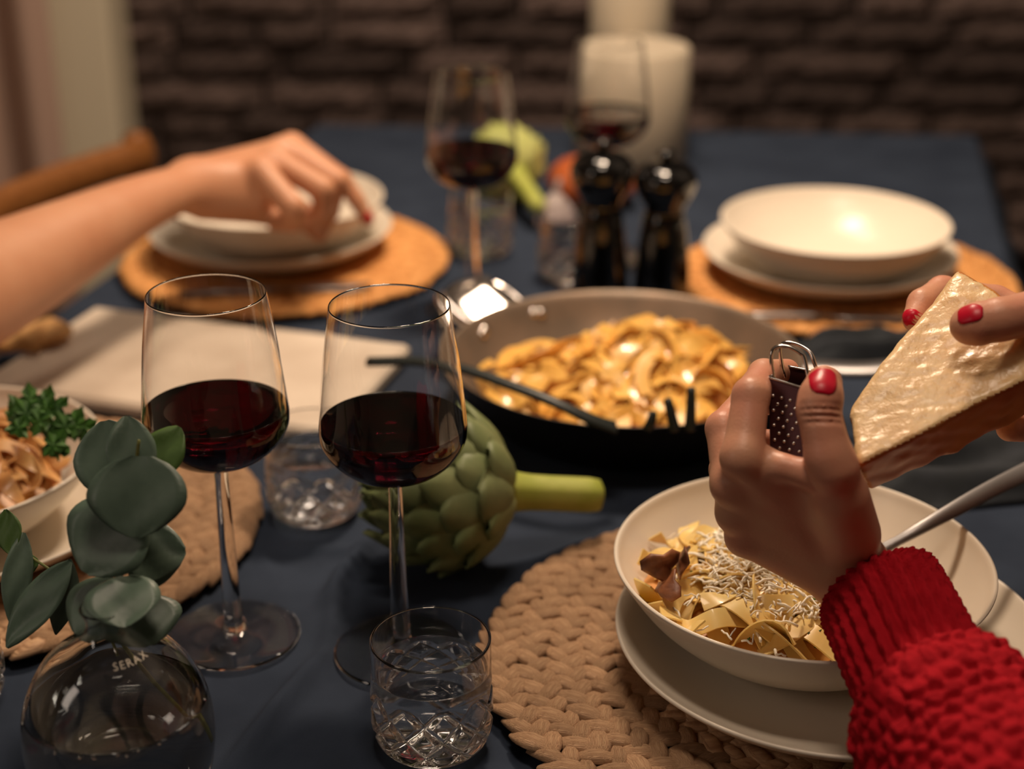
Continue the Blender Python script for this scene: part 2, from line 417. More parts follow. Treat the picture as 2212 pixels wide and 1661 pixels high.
for j, v in enumerate(vs):
    for i, u in enumerate(us):
        uc, vc = min(1, max(0, u)), min(1, max(0, v)); eu, ev = abs(u - uc), abs(v - vc)
        p = (NLc * (1 - uc) + NRc * uc) * (1 - vc) + (FLc * (1 - uc) + FRc * uc) * vc
        e = max(eu, ev); out = np.array([(u > uc) * 1.0 - (u < uc) * 1.0, (v > vc) * 1.0 - (v < vc) * 1.0, 0])
        fold = 0.012 * math.sin(38 * (p[0] if ev >= eu else p[1]) + 2 * math.sin(9 * p[0])) * min(1, e / .1)
        z = T + (cloth_z(p[0], p[1]) if e == 0 else -e * 1.0)
        q = p + out * (min(e, .012) * .8 + .006 * (e > .03) + (fold + .012 if e > .02 else 0))
        V.append((q[0], q[1], z - 0.0015))
nU = len(us)
for j in range(len(vs) - 1):
    for i in range(nU - 1):
        a = j * nU + i; F.append((a, a + 1, a + nU + 1, a + nU))
tag(link_mesh('tablecloth', V, F, M['cloth']), 'creased navy blue linen tablecloth covering the whole table', 'tablecloth')

# ------------------------------------------------------------------ chair
ch = thing('dining_chair', 'oak dining chair with plain back rail in front of the curtain', 'chair', (-0.545, 1.80, 0))
dr = np.array([.287, .958, 0]); nr = np.array([.958, -.287, 0]); bc = np.array([-0.575, 1.72, 0]); ang = math.atan2(dr[1], dr[0])
pts = [bc + dr * s + np.array([0, 0, T + .012]) - nr * (.03 * (1 - (s / .21) ** 2)) for s in np.linspace(-.21, .275, 12)]
v, f = tube(pts, .02, 12, fn=lambda r, i, a: 1.0 / math.sqrt((math.cos(a) / .012) ** 2 + (math.sin(a) / .024) ** 2)); C0 = None
link_mesh('back_rail', rel(v, ch), f, M['wood'], ch)
for s in (-.2, .28):
    b0 = bc + dr * s; link_mesh('back_post', rel(*[tube([b0 + [0, 0, .0] - nr * .0, b0 + [0, 0, .45] + nr * .02, b0 + [0, 0, T + .035]], [.016, .020, .017], 10)[0], ch]), tube([(0, 0, 0), (0, 0, .4), (0, 0, 1)], .01, 10)[1], M['wood'], ch)
sc_ = bc + nr * .24 + dr * .03; v, f = box((sc_[0], sc_[1], .445), (.44, .42, .03), ang - PI / 2, .008); link_mesh('seat', rel(v, ch), f, M['wood'], ch, smooth=False)
for s in (-.17, .23):
    b0 = bc + nr * .43 + dr * s; v, f = tube([b0, b0 + [0, 0, .43]], [.014, .018], 10); link_mesh('leg', rel(v, ch), f, M['wood'], ch)

# ------------------------------------------------------------------ placemats
def strand_mesh(k):
    r = random.Random(k); V = []; F = []; n, m = 6, 6
    for i in range(n + 1):
        t = i / n; w = math.sin(PI * min(1, max(0, .05 + t * .90)) ** 1.1) ** .66
        for j in range(m):
            a = 2 * PI * j / m; V.append(((t - .5) * .0305, math.cos(a) * .0070 * w + .0012 * math.sin(3 * t + k), +.0042 + math.sin(a) * .0040 * w + .0016 * math.sin(PI * t)))
    for i in range(n):
        for j in range(m):
            j2 = (j + 1) % m; F.append((i * m + j, i * m + j2, (i + 1) * m + j2, (i + 1) * m + j))
    F += [tuple(range(m - 1, -1, -1)), tuple(n * m + j for j in range(m))]
    return V, F
strands = []
for k in range(4):
    o = link_mesh('strand', *strand_mesh(k), M['straw']); strands.append(o.data); bpy.data.objects.remove(o)
SV = [np.array([v.co for v in s.vertices]) for s in strands]; SF = [[tuple(p.vertices) for p in s.polygons] for s in strands]
def placemat(loc, R, label, n_parts, key, m):
    root = thing('placemat', label, 'placemat', loc, 'round braided placemats')
    base = lathe([(0, .0012), (R - .006, .0012), (R - .004, .003), (R - .006, .0045), (0, .0045)], 72); link_mesh('backing', *base, M['straw_dark'], root)
    items = []; Rk = R - .0095; ring = 0
    while Rk > .012:
        N = max(5, round(2 * PI * Rk / .0150))
        for j in range(N):
            for side in (-1, 1):
                a = 2 * PI * (j + (.5 if side > 0 else 0) + .27 * ring) / N + random.uniform(-.04, .04) / N; rr = Rk + side * .0046
                items.append((rr * math.cos(a), rr * math.sin(a), a + PI / 2 + side * ((.46 if ring == 0 and side > 0 else .70) + random.uniform(-.10, .10)), random.uniform(.9, 1.1), random.randrange(4), random.uniform(-.0006, .0010)))
        Rk -= .0202; ring += 1
    items.sort(key=lambda t: key(loc[0] + t[0], loc[1] + t[1]))
    for x, y, a, s, k, dz in items[:n_parts]:
        o = bpy.data.objects.new('strand', strands[k]); COL.objects.link(o); o.parent = root
        o.location = (x, y, .0022 + dz); o.rotation_euler = (random.uniform(-.08, .08), -.07 + random.uniform(-.05, .05), a); o.scale = (s, s * random.uniform(.9, 1.15), 1)
    V = []; F = []
    for x, y, a, s, k, dz in items[n_parts:]:
        ca, sa = math.cos(a), math.sin(a); off = len(V); P = SV[k]
        V.extend(zip(x + s * (P[:, 0] * ca - P[:, 1] * sa), y + s * (P[:, 0] * sa + P[:, 1] * ca), P[:, 2] + .0022 + dz)); F.extend([tuple(i + off for i in f) for f in SF[k]])
    if V:
        w = link_mesh('weave', V, F, m, root); w['kind'] = 'stuff'
    return root
FAR = lambda x, y: y
placemat((0.163, 0.815, T), 0.180, 'round braided straw placemat under the pasta bowl being grated on', 300, lambda x, y: (0 if math.hypot(x - .195, y - .795) > .112 else 1) + (0 if y > .62 else .5) + .9 * max(0, x - .14), M['straw'])
placemat((-0.362, 0.985, T), 0.176, 'round braided straw placemat behind the bulb vase and eucalyptus', 170, lambda x, y: (1 if math.hypot(x + .39, y - .965) < .11 else 0) - x, M['straw'])
placemat((-0.243, 1.575, T), 0.172, 'round braided straw placemat beneath the plate under the reaching hand', 0, FAR, M['straw_far'])
placemat((0.345, 1.512, T), 0.172, 'round braided straw placemat beneath the empty stacked bowl and plate', 0, FAR, M['straw_far'])

# ------------------------------------------------------------------ plates and bowls
MATZ = 0.0125
plate_p = crom([(0, .003), (.05, .003), (.066, .001), (.072, 0), (.078, .002), (.10, .0085), (.118, .0175), (.1275, .0255), (.1293, .0275), (.1285, .0290), (.1262, .0280), (.116, .0205), (.099, .0118), (.08, .0072), (.05, .0062), (0, .006)], 4)
plate_p[:, 0] = np.maximum(plate_p[:, 0], 0); plate_p[0] = (0, .003); plate_p[-1] = (0, .006)
bowl_p = crom([(0, .003), (.035, .003), (.046, .001), (.050, 0), (.056, .002), (.078, .014), (.097, .031), (.110, .0490), (.1142, .0560), (.1136, .0578), (.1116, .0570), (.107, .0490), (.094, .0335), (.074, .0175), (.05, .0085), (.025, .0066), (0, .0062)], 4)
bowl_p[:, 0] = np.maximum(bowl_p[:, 0], 0); bowl_p[0] = (0, .003); bowl_p[-1] = (0, .0062)
def clean(p): return [(r if r > 1e-4 or i in (0, len(p) - 1) else 2e-4, z) for i, (r, z) in enumerate(p)]
pl = tag(link_mesh('plate', *lathe(clean(plate_p), 128), M['china'], loc=(0.192, 0.797, T + MATZ)), 'white coupe plate under the grated cheese pasta bowl', 'plate', 'white plates')
def cp(o, name_loc, label):
    c = o.copy(); COL.objects.link(c); c.location = name_loc; c['label'] = label; return c
cp(pl, (-0.392, 0.968, T + MATZ), 'white coupe plate under the parsley-topped pasta bowl')
cp(pl, (-0.2585, 1.588, T + MATZ), 'white coupe plate below the reaching bare hand')
cp(pl, (0.3265, 1.512, T + MATZ), 'white coupe plate under the empty bowl behind the cheese wedge')
PLZ = MATZ + 0.0066
bw = tag(link_mesh('bowl', *lathe(clean(bowl_p), 128), M['china'], loc=(0.1765, 0.818, T + PLZ)), 'white bowl of tagliatelle being topped with grated cheese', 'bowl', 'white bowls')
cp(bw, (-0.402, 0.962, T + PLZ), 'white bowl of pasta topped with parsley leaves')
cp(bw, (-0.250, 1.572, T + PLZ), 'white bowl just under the reaching fingertips')
cp(bw, (0.3255, 1.492, T + PLZ), 'white empty bowl stacked on a plate past the pan')

# ------------------------------------------------------------------ wine glasses
wg_out = [(0.0, .0006), (.030, .0), (.0405, .0004), (.0423, .0016), (.0412, .0028), (.03, .0036), (.012, .0050), (.0078, .0062), (.0072, .0080), (.0068, .0102), (.0060, .0120), (.0058, .016), (.0057, .03), (.0051, .06), (.0044, .095), (.0041, .115), (.0046, .1215), (.0072, .1252)]
wg_bowl = crom([(.0072, .1252), (.016, .1272), (.028, .1318), (.0375, .1400), (.0430, .1495), (.0441, .1565), (.0435, .1660), (.0400, .2000), (.0350, .2352)], 6)
wg_in = crom([(.0344, .2356), (.0394, .2000), (.0429, .1660), (.0435, .1565), (.0424, .1500), (.0369, .1410), (.0274, .1332), (.015, .1292), (0, .1282)], 6)
wg_in[-1] = (0, .1282)
wprof = support(wg_out + [tuple(p) for p in wg_bowl[1:-1]] + [(.03515, .2344), (.0350, .2352), (.0347, .2356), (.0344, .2352), (.03455, .2344)] + [tuple(p) for p in wg_in[1:]])
wl = [(r + .00012, z - .00012) for r, z in wg_in[::-1] if z < .1620]; wl[0] = (0, wl[0][1])
wine_p = wl + [(.0431, .1622), (.0422, .1619), (.03, .1617), (0, .1617)]
g0 = thing('wine_glass', 'stemmed wine glass half full of red wine behind the eucalyptus sprig', 'wine glass', (-0.179, 0.849, T), 'wine glasses')
link_mesh('glass_body', *lathe(wprof, 96), M['glass'], g0); link_mesh('wine', *lathe(support(wine_p), 96), M['wine'], g0)
copy_tree(g0, (-0.0705, 0.8305, T), 'stemmed wine glass half full of red wine standing before the large artichoke')
copy_tree(g0, (-0.0385, 1.440, T), 'blurred wine glass in front of the far artichoke, beyond the pan')
copy_tree(g0, (0.1000, 1.590, T), 'blurred wine glass in front of the white candles')

# ------------------------------------------------------------------ cut tumblers
def tumbler_prof():
    o = crom([(.0225, .0), (.0285, .0016), (.0330, .0075), (.0350, .0170), (.0352, .030), (.0349, .040), (.0343, .0500), (.03425, .0685), (.0342, .0692)], 10)
    i = crom([(.0327, .0695), (.0327, .0685), (.0326, .050), (.0326, .03), (.0322, .018), (.0300, .0110), (.022, .0085), (.01, .0080), (0, .0080)], 4)
    i[-1] = (0, .0080)
    return [(0, .0012), (.018, .0012)] + [tuple(p) for p in o] + [(.0335, .0699)] + [tuple(p) for p in i]
def cuts(r, z, a):
    if r < .0286 or z < .006 or z > .0435 or r > .036: return r, z
    K = 10; per = 2 * PI / K; sl = .0215
    dd = 0.0
    for sgn in (1, -1):
        u = (a / per + sgn * z / sl * .98 + .12) % 1.0; u = min(u, 1 - u) * per * r
        dd = max(dd, max(0, 1 - u / .0034))
    fade = min(1, (z - .006) / .003) * min(1, (.0435 - z) / .0025)
    return r - .0023 * dd * fade, z
def tumbler_mesh():
    pr = tumbler_prof(); n = 260; inner = len(pr)
    outer_n = 2 + 10 * 8 + 1
    cnt = [0]
    def fn(r, z, a):
        return r, z
    V = []; 
    V, F = lathe(pr[:outer_n], n, cuts); V2, F2 = lathe(support(pr[outer_n - 1:]), n)
    off = len(V); return V + V2, F + [tuple(i + off for i in f) for f in F2]
tm = thing('tumbler', 'cut-glass tumbler of water nearest the front, beside the placemat', 'tumbler', (-0.0459, 0.7385, T), 'cut-glass tumblers')
v, f = tumbler_mesh(); o = link_mesh('glass_body', v, f, M['glass'], tm)
bm_w = o.modifiers.new('weld', 'WELD'); bm_w.merge_threshold = 0.00002
tin = [(r + .0001, z - .0001) for r, z in crom([(0, .0080), (.01, .0080), (.022, .0085), (.0300, .0110), (.0322, .018), (.0326, .03), (.0326, .0510)], 4)]; tin[0] = (0, .0079)
link_mesh('water', *lathe([(max(r, 0), z) for r, z in tin] + [(.0326, .0513), (.0322, .0511), (.0312, .0508), (0, .0507)], 96), M['water'], tm)
copy_tree(tm, (-0.1463, 1.0170, T), 'cut-glass tumbler of water between the two near wine glasses', .1)
copy_tree(tm, (-0.0345, 1.615, T), 'blurred cut-glass tumbler of water behind a far wine glass', .2)
copy_tree(tm, (0.0615, 1.530, T), 'cut-glass tumbler mostly hidden behind the taller pepper mill', .3)
copy_tree(tm, (-0.3394,0.7750,0.7500), 'cut-glass tumbler just showing at the edge left of the vase', .15)

# ------------------------------------------------------------------ bulb vase with eucalyptus
VC = np.array([-0.2091, 0.680, T])
vs_ = thing('bulb_vase', 'round clear glass bulb vase half filled with water', 'vase', tuple(VC))
vo = crom([(.024, 0), (.036, .006), (.0462, .022), (.0503, .048), (.0470, .072), (.0360, .0930), (.0210, .1060), (.0120, .1130), (.0105, .1200), (.0128, .1270)], 6)
vi = crom([(.0112, .1270), (.0092, .1200), (.0108, .1122), (.0200, .1044), (.0346, .0920), (.0455, .0720), (.0488, .048), (.0448, .0235), (.034, .0085), (.020, .0045), (0, .0040)], 6); vi[-1] = (0, .0040)
link_mesh('glass_body', *lathe(support([(0, .002), (.02, .0015)] + [tuple(p) for p in vo] + [(.0120, .1277)] + [tuple(p) for p in vi]), 96), M['vase_glass'], vs_)
WL = .0700
wv = [(r + .0001, z) for r, z in vi[::-1] if z < WL]; wv[0] = (0, .0039)
link_mesh('water', *lathe(wv + [(.0462, WL), (.045, WL - .0006), (0, WL - .0008)], 96), M['water'], vs_)
def surf_r(z):
    P = vo; 
    for a, b in zip(P, P[1:]):
        if a[1] <= z <= b[1]: return a[0] + (b[0] - a[0]) * (z - a[1]) / (b[1] - a[1] + 1e-9)
    return .05
for k in range(9):
    a = -PI / 2 + random.uniform(-.9, .9); r_ = .0008 + random.random() * .0008
    v, f = lathe([(0, -r_), (r_ * .7, -r_ * .7), (r_, 0), (r_ * .7, r_ * .7), (0, r_)], 10); ri = .0455
    link_mesh('bubble', np.array(v) + [ri * math.cos(a), ri * math.sin(a), WL - .0015 - random.uniform(0, .002)], f, M['vase_glass'], vs_)
tcu = bpy.data.curves.new('lettering', 'FONT'); tcu.body = 'SERAX'; tcu.size = .0062; tcu.align_x = 'CENTER'; tcu.space_character = 1.25
to = bpy.data.objects.new('lettering', tcu); COL.objects.link(to); bpy.context.view_layer.update()
tme = bpy.data.meshes.new_from_object(to.evaluated_get(bpy.context.evaluated_depsgraph_get())); bpy.data.objects.remove(to)
tv = []
for v in tme.vertices:
    zc = .1035 + v.co.y * .62; r_ = surf_r(zc) + .0002; a = -PI / 2 + .75 + v.co.x / .0250
    tv.append((r_ * math.cos(a), r_ * math.sin(a), zc))
let = link_mesh('lettering', tv, [tuple(p.vertices) for p in tme.polygons], M['etch'], vs_, smooth=False); let['label'] = 'faint etched lettering near the neck'

eu = thing('eucalyptus_sprig', 'eucalyptus stem with round grey-green leaves standing in the bulb vase', 'sprig', tuple(VC + [0.0, 0.0, 0.05]))
def stem(parent, pts, r0, r1, m, name='stem'):
    C = crom(pts, 8); v, f = tube(C, np.linspace(r0, r1, len(C)), 8); return link_mesh(name, rel(v, parent), f, m, parent)
stem(eu, [(-0.1715,0.6875,0.7887), (-0.1933,0.6978,0.8197), (-0.2080,0.7028,0.8385), (-0.2131,0.7033,0.8570), (-0.2059,0.7061,0.8809), (-0.2015,0.7125,0.9079), (-0.1974,0.7205,0.9310), (-0.1945,0.7264,0.9496)], .0013, .0009, M['euc_stem'])
def leaf(parent, base, tip, width, nrm, m, curl=.06, fold=.07, name='leaf', roundness=.52):
    base = np.array(base); tip = np.array(tip); ax = tip - base; L = np.linalg.norm(ax); ax = ax / L
    n_ = np.array(nrm, float); n_ -= ax * (n_ @ ax); n_ /= np.linalg.norm(n_); sd = np.cross(n_, ax)
    nl, nw = 12, 8; top = []; bot = []
    ph = random.uniform(0, 6)
    for i in range(nl + 1):
        t = i / nl; w = width * .5 * max(.02, math.sin(PI * min(1, (t * .97 + .02))) ** roundness * (1.0 if t < .6 else 1 - .18 * (t - .6) / .4))
        for j in range(nw + 1):
            s = j / nw * 2 - 1
            h = L * curl * (t - .5) ** 2 * -1.6 + abs(s) * w * fold + .0006 * math.sin(9 * t + 4 * s + ph)
            p = base + ax * (L * t) + sd * (s * w) + n_ * h; top.append(p); bot.append(p - n_ * .0004)
    V = top + bot; o = len(top); F = []
    for i in range(nl):
        for j in range(nw):
            a = i * (nw + 1) + j; F.append((a, a + 1, a + nw + 2, a + nw + 1)); F.append((o + a, o + a + nw + 1, o + a + nw + 2, o + a + 1))
    for i in range(nl):
        for j in (0, nw):
            a, b = i * (nw + 1) + j, (i + 1) * (nw + 1) + j; F.append((a, b, o + b, o + a) if j == 0 else (b, a, o + a, o + b))
    return link_mesh(name, rel(V, parent), F, m, parent)
leaves = [  # base, tip, width, normal, material
    ((-0.2077,0.7285,0.9145), (-0.2179,0.7486,0.9504), .041, (.15, -.8, .5), 'euc'),
    ((-0.1957,0.7167,0.9275), (-0.2028,0.7369,0.9586), .026, (.3, -.8, .3), 'euc'),
    ((-0.1916,0.7235,0.9281), (-0.1770,0.7420,0.9503), .024, (-.1, -.8, .6), 'euc_green'),
    ((-0.1919,0.7177,0.9446), (-0.1935,0.6938,0.9101), .053, (-.05, -.7, .75), 'euc'),
    ((-0.1981,0.7133,0.9198), (-0.2224,0.6953,0.8887), .051, (-.25, -.75, .5), 'euc'),
    ((-0.2052,0.7121,0.8872), (-0.1729,0.7136,0.8906), .037, (.1, -.6, .75), 'euc'),
    ((-0.2022,0.6928,0.8880), (-0.1955,0.6661,0.8744), .0385, (.05, -.45, .9), 'euc'),
    ((-0.2091,0.7060,0.8782), (-0.2239,0.6842,0.8535), .042, (-.25, -.6, .75), 'euc'),
    ((-0.1996,0.6986,0.8713), (-0.1878,0.6782,0.8546), .044, (.25, -.6, .75), 'euc')]
for b, t, w, n_, m in leaves: leaf(eu, b, t, w, n_, M[m])
eu2 = thing('eucalyptus_sprig', 'eucalyptus stem with long narrow leaves drooping left of the vase', 'sprig', (-0.2177,0.7074,0.8340))
stem(eu2, [(-0.2135,0.7079,0.8277), (-0.2216,0.7171,0.8439), (-0.2381,0.7290,0.8585), (-0.2560,0.7380,0.8664), (-0.2690,0.7459,0.8721), (-0.2801,0.7585,0.8884)], .0010, .0007, M['euc_stem'])
for b, t, w, n_, m, rd in (
    ((-0.2689,0.7474,0.8829), (-0.2726,0.7171,0.8439), .0165, (.4, -.8, .3), 'euc', .75), ((-0.2809,0.7560,0.8927), (-0.2751,0.7405,0.8722), .017, (-.2, -.8, .4), 'euc_green', .8),
    ((-0.2399,0.7289,0.8755), (-0.2706,0.6999,0.8395), .0225, (-.3, -.8, .4), 'euc', .7), ((-0.2405,0.7327,0.8744), (-0.2475,0.7144,0.8377), .017, (.4, -.6, .3), 'euc', .8), ((-0.2678,0.7454,0.8709), (-0.2657,0.7408,0.8603), .010, (.1, -.8, .5), 'euc_green', .8)):
    leaf(eu2, b, t, w, n_, M[m], roundness=rd)

# ------------------------------------------------------------------ artichokes
def artichoke(label, loc, axis, R, Ln, stem_dir, stem_len, m, mstem, group, n=64):
    """loc: centre of the head; axis: unit vector towards the tip."""
    root = thing('artichoke', label, 'artichoke', tuple(loc), group)
    ax = Vector(axis).normalized(); rot = ax.to_track_quat('Z', 'Y').to_matrix()
    Rm = np.array(rot)
    core = crom([(0, -Ln * .80), (R * .55, -Ln * .72), (R * .86, -Ln * .3), (R * .80, Ln * .3), (R * .45, Ln * .8), (0, Ln * .95)], 5); core[0] = (0, -Ln * .80); core[-1] = (0, Ln * .95)
    v, f = lathe(clean(core), 32); link_mesh('heart', np.array(v) @ Rm.T, f, m, root)
    for i in range(n):
        t = i / (n - 1); az = i * 2.39996; pb = math.radians(158 - 118 * t ** 1.05); dp = math.radians(52 - 10 * t)
        hw = .50 * (1 - .35 * t); V = []; nl, nw = 7, 6; top = []; bot = []
        tilt = random.uniform(-.05, .05); lift = random.uniform(.13, .22) * (1 if t < .75 else .6)
        for a in range(nl + 1):
            s = a / nl; po = pb - dp * s; wd = hw * (math.sin(PI * (.25 + .70 * s)) ** .55 if s < .999 else .16)
            for b in range(nw + 1):
                w = b / nw * 2 - 1; th = az + tilt * s + w * wd * (1.0 if math.sin(po) > .55 else 1.15)
                rr = .90 + lift * s - .10 * w * w * (1 - .3 * s) + (.05 * max(0, s - .8) * 5)
                prof_r = R * math.sin(po) * (1.0 if po < PI / 2 else 1.04); prof_z = Ln * math.cos(po)
                p = np.array([prof_r * math.cos(th), prof_r * math.sin(th), prof_z]) * rr
                top.append(p); bot.append(p * .972)
        V = np.array(top + bot) @ Rm.T; o = len(top); F = []
        for a in range(nl):
            for b in range(nw):
                c = a * (nw + 1) + b; F.append((c, c + nw + 1, c + nw + 2, c + 1)); F.append((o + c, o + c + 1, o + c + nw + 2, o + c + nw + 1))
        for a in range(nl):
            for b in (0, nw):
                c, d = a * (nw + 1) + b, (a + 1) * (nw + 1) + b; F.append((c, o + c, o + d, d))
        for b in range(nw):
            c = nl * (nw + 1) + b; F.append((c, o + c, o + c + 1, c + 1))
        link_mesh('bract', V, F, m, root)
    sd = Vector(stem_dir).normalized(); p0 = Vector((0, 0, 0)) - ax * (Ln * .72)
    pts = [p0, p0 + sd * stem_len * .5, p0 + sd * stem_len]
    v, f = tube(crom([tuple(p) for p in pts], 5), [.0135 * R / .05 * q for q in (1.2, 1.02, .93, .88, .87, .86, .86, .86, .86, .85, .78)], 14, fn=lambda r, i, a: r * (1 + .05 * math.cos(5 * a))); link_mesh('stem', v, f, mstem, root)
    return root
artichoke('large green artichoke with a thick cut stem behind the near wine glass', (-0.0465, 0.940, T + .0595), (-.93, -.28, .20), .0535, .056, (1, .33, -.22), .075, M['bract'], M['art_stem'], 'artichokes')
artichoke('smaller pale artichoke with its stem towards the pan, behind a far wine glass', (-0.0080, 1.800, T + .0490), (-.35, .85, .12), .044, .046, (.30, -.85, -.20), .085, M['bract_far'], M['art_stem'], 'artichokes')

# ------------------------------------------------------------------ pan, server, pasta
PC = np.array([0.0930, 1.190, T])
pan = thing('frying_pan', 'wide black-bottomed steel pan full of tagliatelle', 'pan', tuple(PC))
pp = [(0, 0), (.098, 0)] + [tuple(p) for p in crom([(.104, .0008), (.113, .006), (.132, .030), (.1475, .0560)], 5)] + [(.1487, .0572), (.1475, .0580)] + [tuple(p) for p in crom([(.1455, .0570), (.130, .032), (.110, .0085), (.103, .0045)], 5)] + [(.09, .0035), (0, .0035)]
v, f = lathe(pp, 128); b = link_mesh('pan_body', v, f, [M['pan_out'], M['pan_in']], pan)
cutn = 1 + 1 + 16 + 1
for p in b.data.polygons:
    c = p.center; n_ = p.normal
    p.material_index = 1 if (n_.x * c.x + n_.y * c.y < 0 or (n_.z > .5 and math.hypot(c.x, c.y) < .146)) else 0
def strap(C, w, th, up):
    C = np.array(C); Tn = np.gradient(C, axis=0); Tn /= np.linalg.norm(Tn, axis=1)[:, None]; V = []; F = []
    ups = np.broadcast_to(np.array(up, float), C.shape)
    for i in range(len(C)):
        s = np.cross(Tn[i], ups[i]); s /= np.linalg.norm(s); u = np.cross(s, Tn[i]); ww = w[i] if hasattr(w, '__len__') else w
        V += [C[i] - s * ww + u * th * .3, C[i] - s * ww * .8 + u * th, C[i] + s * ww * .8 + u * th, C[i] + s * ww + u * th * .3, C[i] + s * ww - u * th * .3, C[i] + s * ww * .8 - u * th, C[i] - s * ww * .8 - u * th, C[i] - s * ww - u * th * .3]
    for i in range(len(C) - 1):
        for k in range(8): k2 = (k + 1) % 8; F.append((i * 8 + k, i * 8 + 8 + k, i * 8 + 8 + k2, i * 8 + k2))
    F += [tuple(range(8)), tuple(len(V) - 1 - k for k in range(8))]
    return np.array(V), F
hp = crom([(0.2365,1.1688,0.8029), (0.2584,1.1607,0.8043), (0.2972,1.1496,0.8090), (0.3645,1.1537,0.8183), (0.4353,1.1682,0.8265)], 6)
v, f = strap(hp, list(np.linspace(.013, .011, len(hp))), .0035, (0, 0, 1)); h = link_mesh('handle', rel(v, pan), f, M['brushed'], pan); h['label'] = 'long grey steel handle'
# ear handle opposite, with two rivets inside the pan
a0, a1, am = math.radians(117), math.radians(151), math.radians(134)
d0 = np.array([math.cos(am), math.sin(am), 0]); t0 = np.array([-d0[1], d0[0], 0])
ear = crom([d0 * .135 - t0 * .030 + [0, 0, .044], d0 * .163 - t0 * .034 + [0, 0, .050], d0 * .190 - t0 * .029 + [0, 0, .059], d0 * .201 + [0, 0, .063], d0 * .190 + t0 * .029 + [0, 0, .059], d0 * .163 + t0 * .034 + [0, 0, .050], d0 * .135 + t0 * .030 + [0, 0, .044]], 7)
v, f = tube(ear, .0055, 10); o = link_mesh('ear_handle', v, f, M['steel'], pan); o['label'] = 'polished looped ear handle'
plt_ = [d0 * (.147 + .046 * i / 4) + t0 * (.029 * (1 - .25 * (i / 4) ** 2) * s) + np.array([0, 0, .042 + .48 * .046 * i / 4 - .298 * .029 * (1 - .25 * (i / 4) ** 2) * s - .0015 * math.sin(PI * i / 4)]) for i in range(5) for s in (-1, -.5, 0, .5, 1)]
F = [(i * 5 + j, i * 5 + j + 1, i * 5 + j + 6, i * 5 + j + 5) for i in range(4) for j in range(4)]
V = [tuple(p) for p in plt_] + [tuple(np.array(p) - [0, 0, .003]) for p in plt_]
F += [tuple(x + 25 for x in q[::-1]) for q in F] 
for loop in [[0, 1, 2, 3, 4], [20, 21, 22, 23, 24], [0, 5, 10, 15, 20], [4, 9, 14, 19, 24]]:
    F += [(a, b_, b_ + 25, a + 25) for a, b_ in zip(loop, loop[1:])]
M['satin'] = mat('satin_steel', (0.66, 0.60, 0.55, 1), 0.27, metal=1)
o = link_mesh('ear_plate', V, F, M['satin'], pan)
for a in (a0 + .03, a1 - .03, ):
    rr, rz = .1385, .0445; c = np.array([rr * math.cos(a), rr * math.sin(a), rz])
    v, f = lathe([(0, .0035), (.003, .0030), (.0046, .0016), (.0050, -.002), (0, -.0025)], 16); Rq = np.array(Vector((-math.cos(a) * .85, -math.sin(a) * .85, .5)).to_track_quat('Z', 'Y').to_matrix())
    link_mesh('rivet', np.array(v) @ Rq.T + c, f, M['steel'], pan)

def ribbon(C, W_, th, tw):
    """flat noodle along C; tw: roll angle along it"""
    Tn, A, B = frames(C); V = []; F = []
    for i in range(len(C)):
        z = np.array([0, 0, 1.0]); s = np.cross(Tn[i], z); s /= np.linalg.norm(s) + 1e-9; u = np.cross(s, Tn[i])
        s2 = s * math.cos(tw[i]) + u * math.sin(tw[i]); u2 = -s * math.sin(tw[i]) + u * math.cos(tw[i])
        V += [C[i] - s2 * W_ - u2 * th, C[i] + u2 * th * -.6, C[i] + s2 * W_ - u2 * th, C[i] + s2 * W_ + u2 * th, C[i] + u2 * th * 1.4, C[i] - s2 * W_ + u2 * th]
    for i in range(len(C) - 1):
        for k in range(6): k2 = (k + 1) % 6; F.append((i * 6 + k, i * 6 + k2, i * 6 + 6 + k2, i * 6 + 6 + k))
    F += [tuple(range(5, -1, -1)), tuple(len(V) - 6 + k for k in range(6))]
    return np.array(V), F
def pasta(root, surf, spots, width, m, kk=1.0, step=.0065, seg=(14, 24), amp=.006, lift=.003, seed=1, R=None):
    r = random.Random(seed)
    for (x, y) in spots:
        a = r.uniform(0, 2 * PI); k = r.choice((-1, 1)) * r.uniform(.12, .42) * kk; n = r.randint(*seg); P = []
        ph, fr = r.uniform(0, 6), r.uniform(.35, .75); lv = r.uniform(0, 1) ** 1.5; dk = r.uniform(-.03, .03)
        px, py = x, y
        for i in range(n):
            P.append((px, py, surf(px, py) + lift + lv * .006 + amp * (math.sin(fr * i + ph) * .7 + .3)))
            a += k; k += dk * .3; px += step * math.cos(a); py += step * math.sin(a)
            if R and math.hypot(px - R[0], py - R[1]) > R[2]: break
        if len(P) < 5: continue
        C = crom(P, 2); t0, t1 = r.uniform(-.8, .8), r.uniform(-1.2, 1.2)
        tw = [t0 + t1 * math.sin(i / len(C) * r_) for i, r_ in ((i, 4.0) for i in range(len(C)))]
        v, f = ribbon(C, width * r.uniform(.85, 1.15) / 2, .00055, tw)
        link_mesh('noodle', rel(v, root), f, m, root).data.set_sharp_from_angle(angle=math.radians(38))
def bed(root, surf, cx, cy, R, m, drop=.003, n=28):
    V = []; F = []; V.append((cx, cy, surf(cx, cy) - drop)); rings = 7
    for j in range(1, rings + 1):
        for k in range(n):
            a = 2 * PI * k / n; rr = R * j / rings; x, y = cx + rr * math.cos(a), cy + rr * math.sin(a); V.append((x, y, surf(x, y) - drop))
    for k in range(n): F.append((0, 1 + k, 1 + (k + 1) % n))
    for j in range(rings - 1):
        for k in range(n):
            k2 = (k + 1) % n; F.append((1 + j * n + k, 1 + j * n + n + k, 1 + j * n + n + k2, 1 + j * n + k2))
    return link_mesh('sauce', rel(V, root), F, m, root)
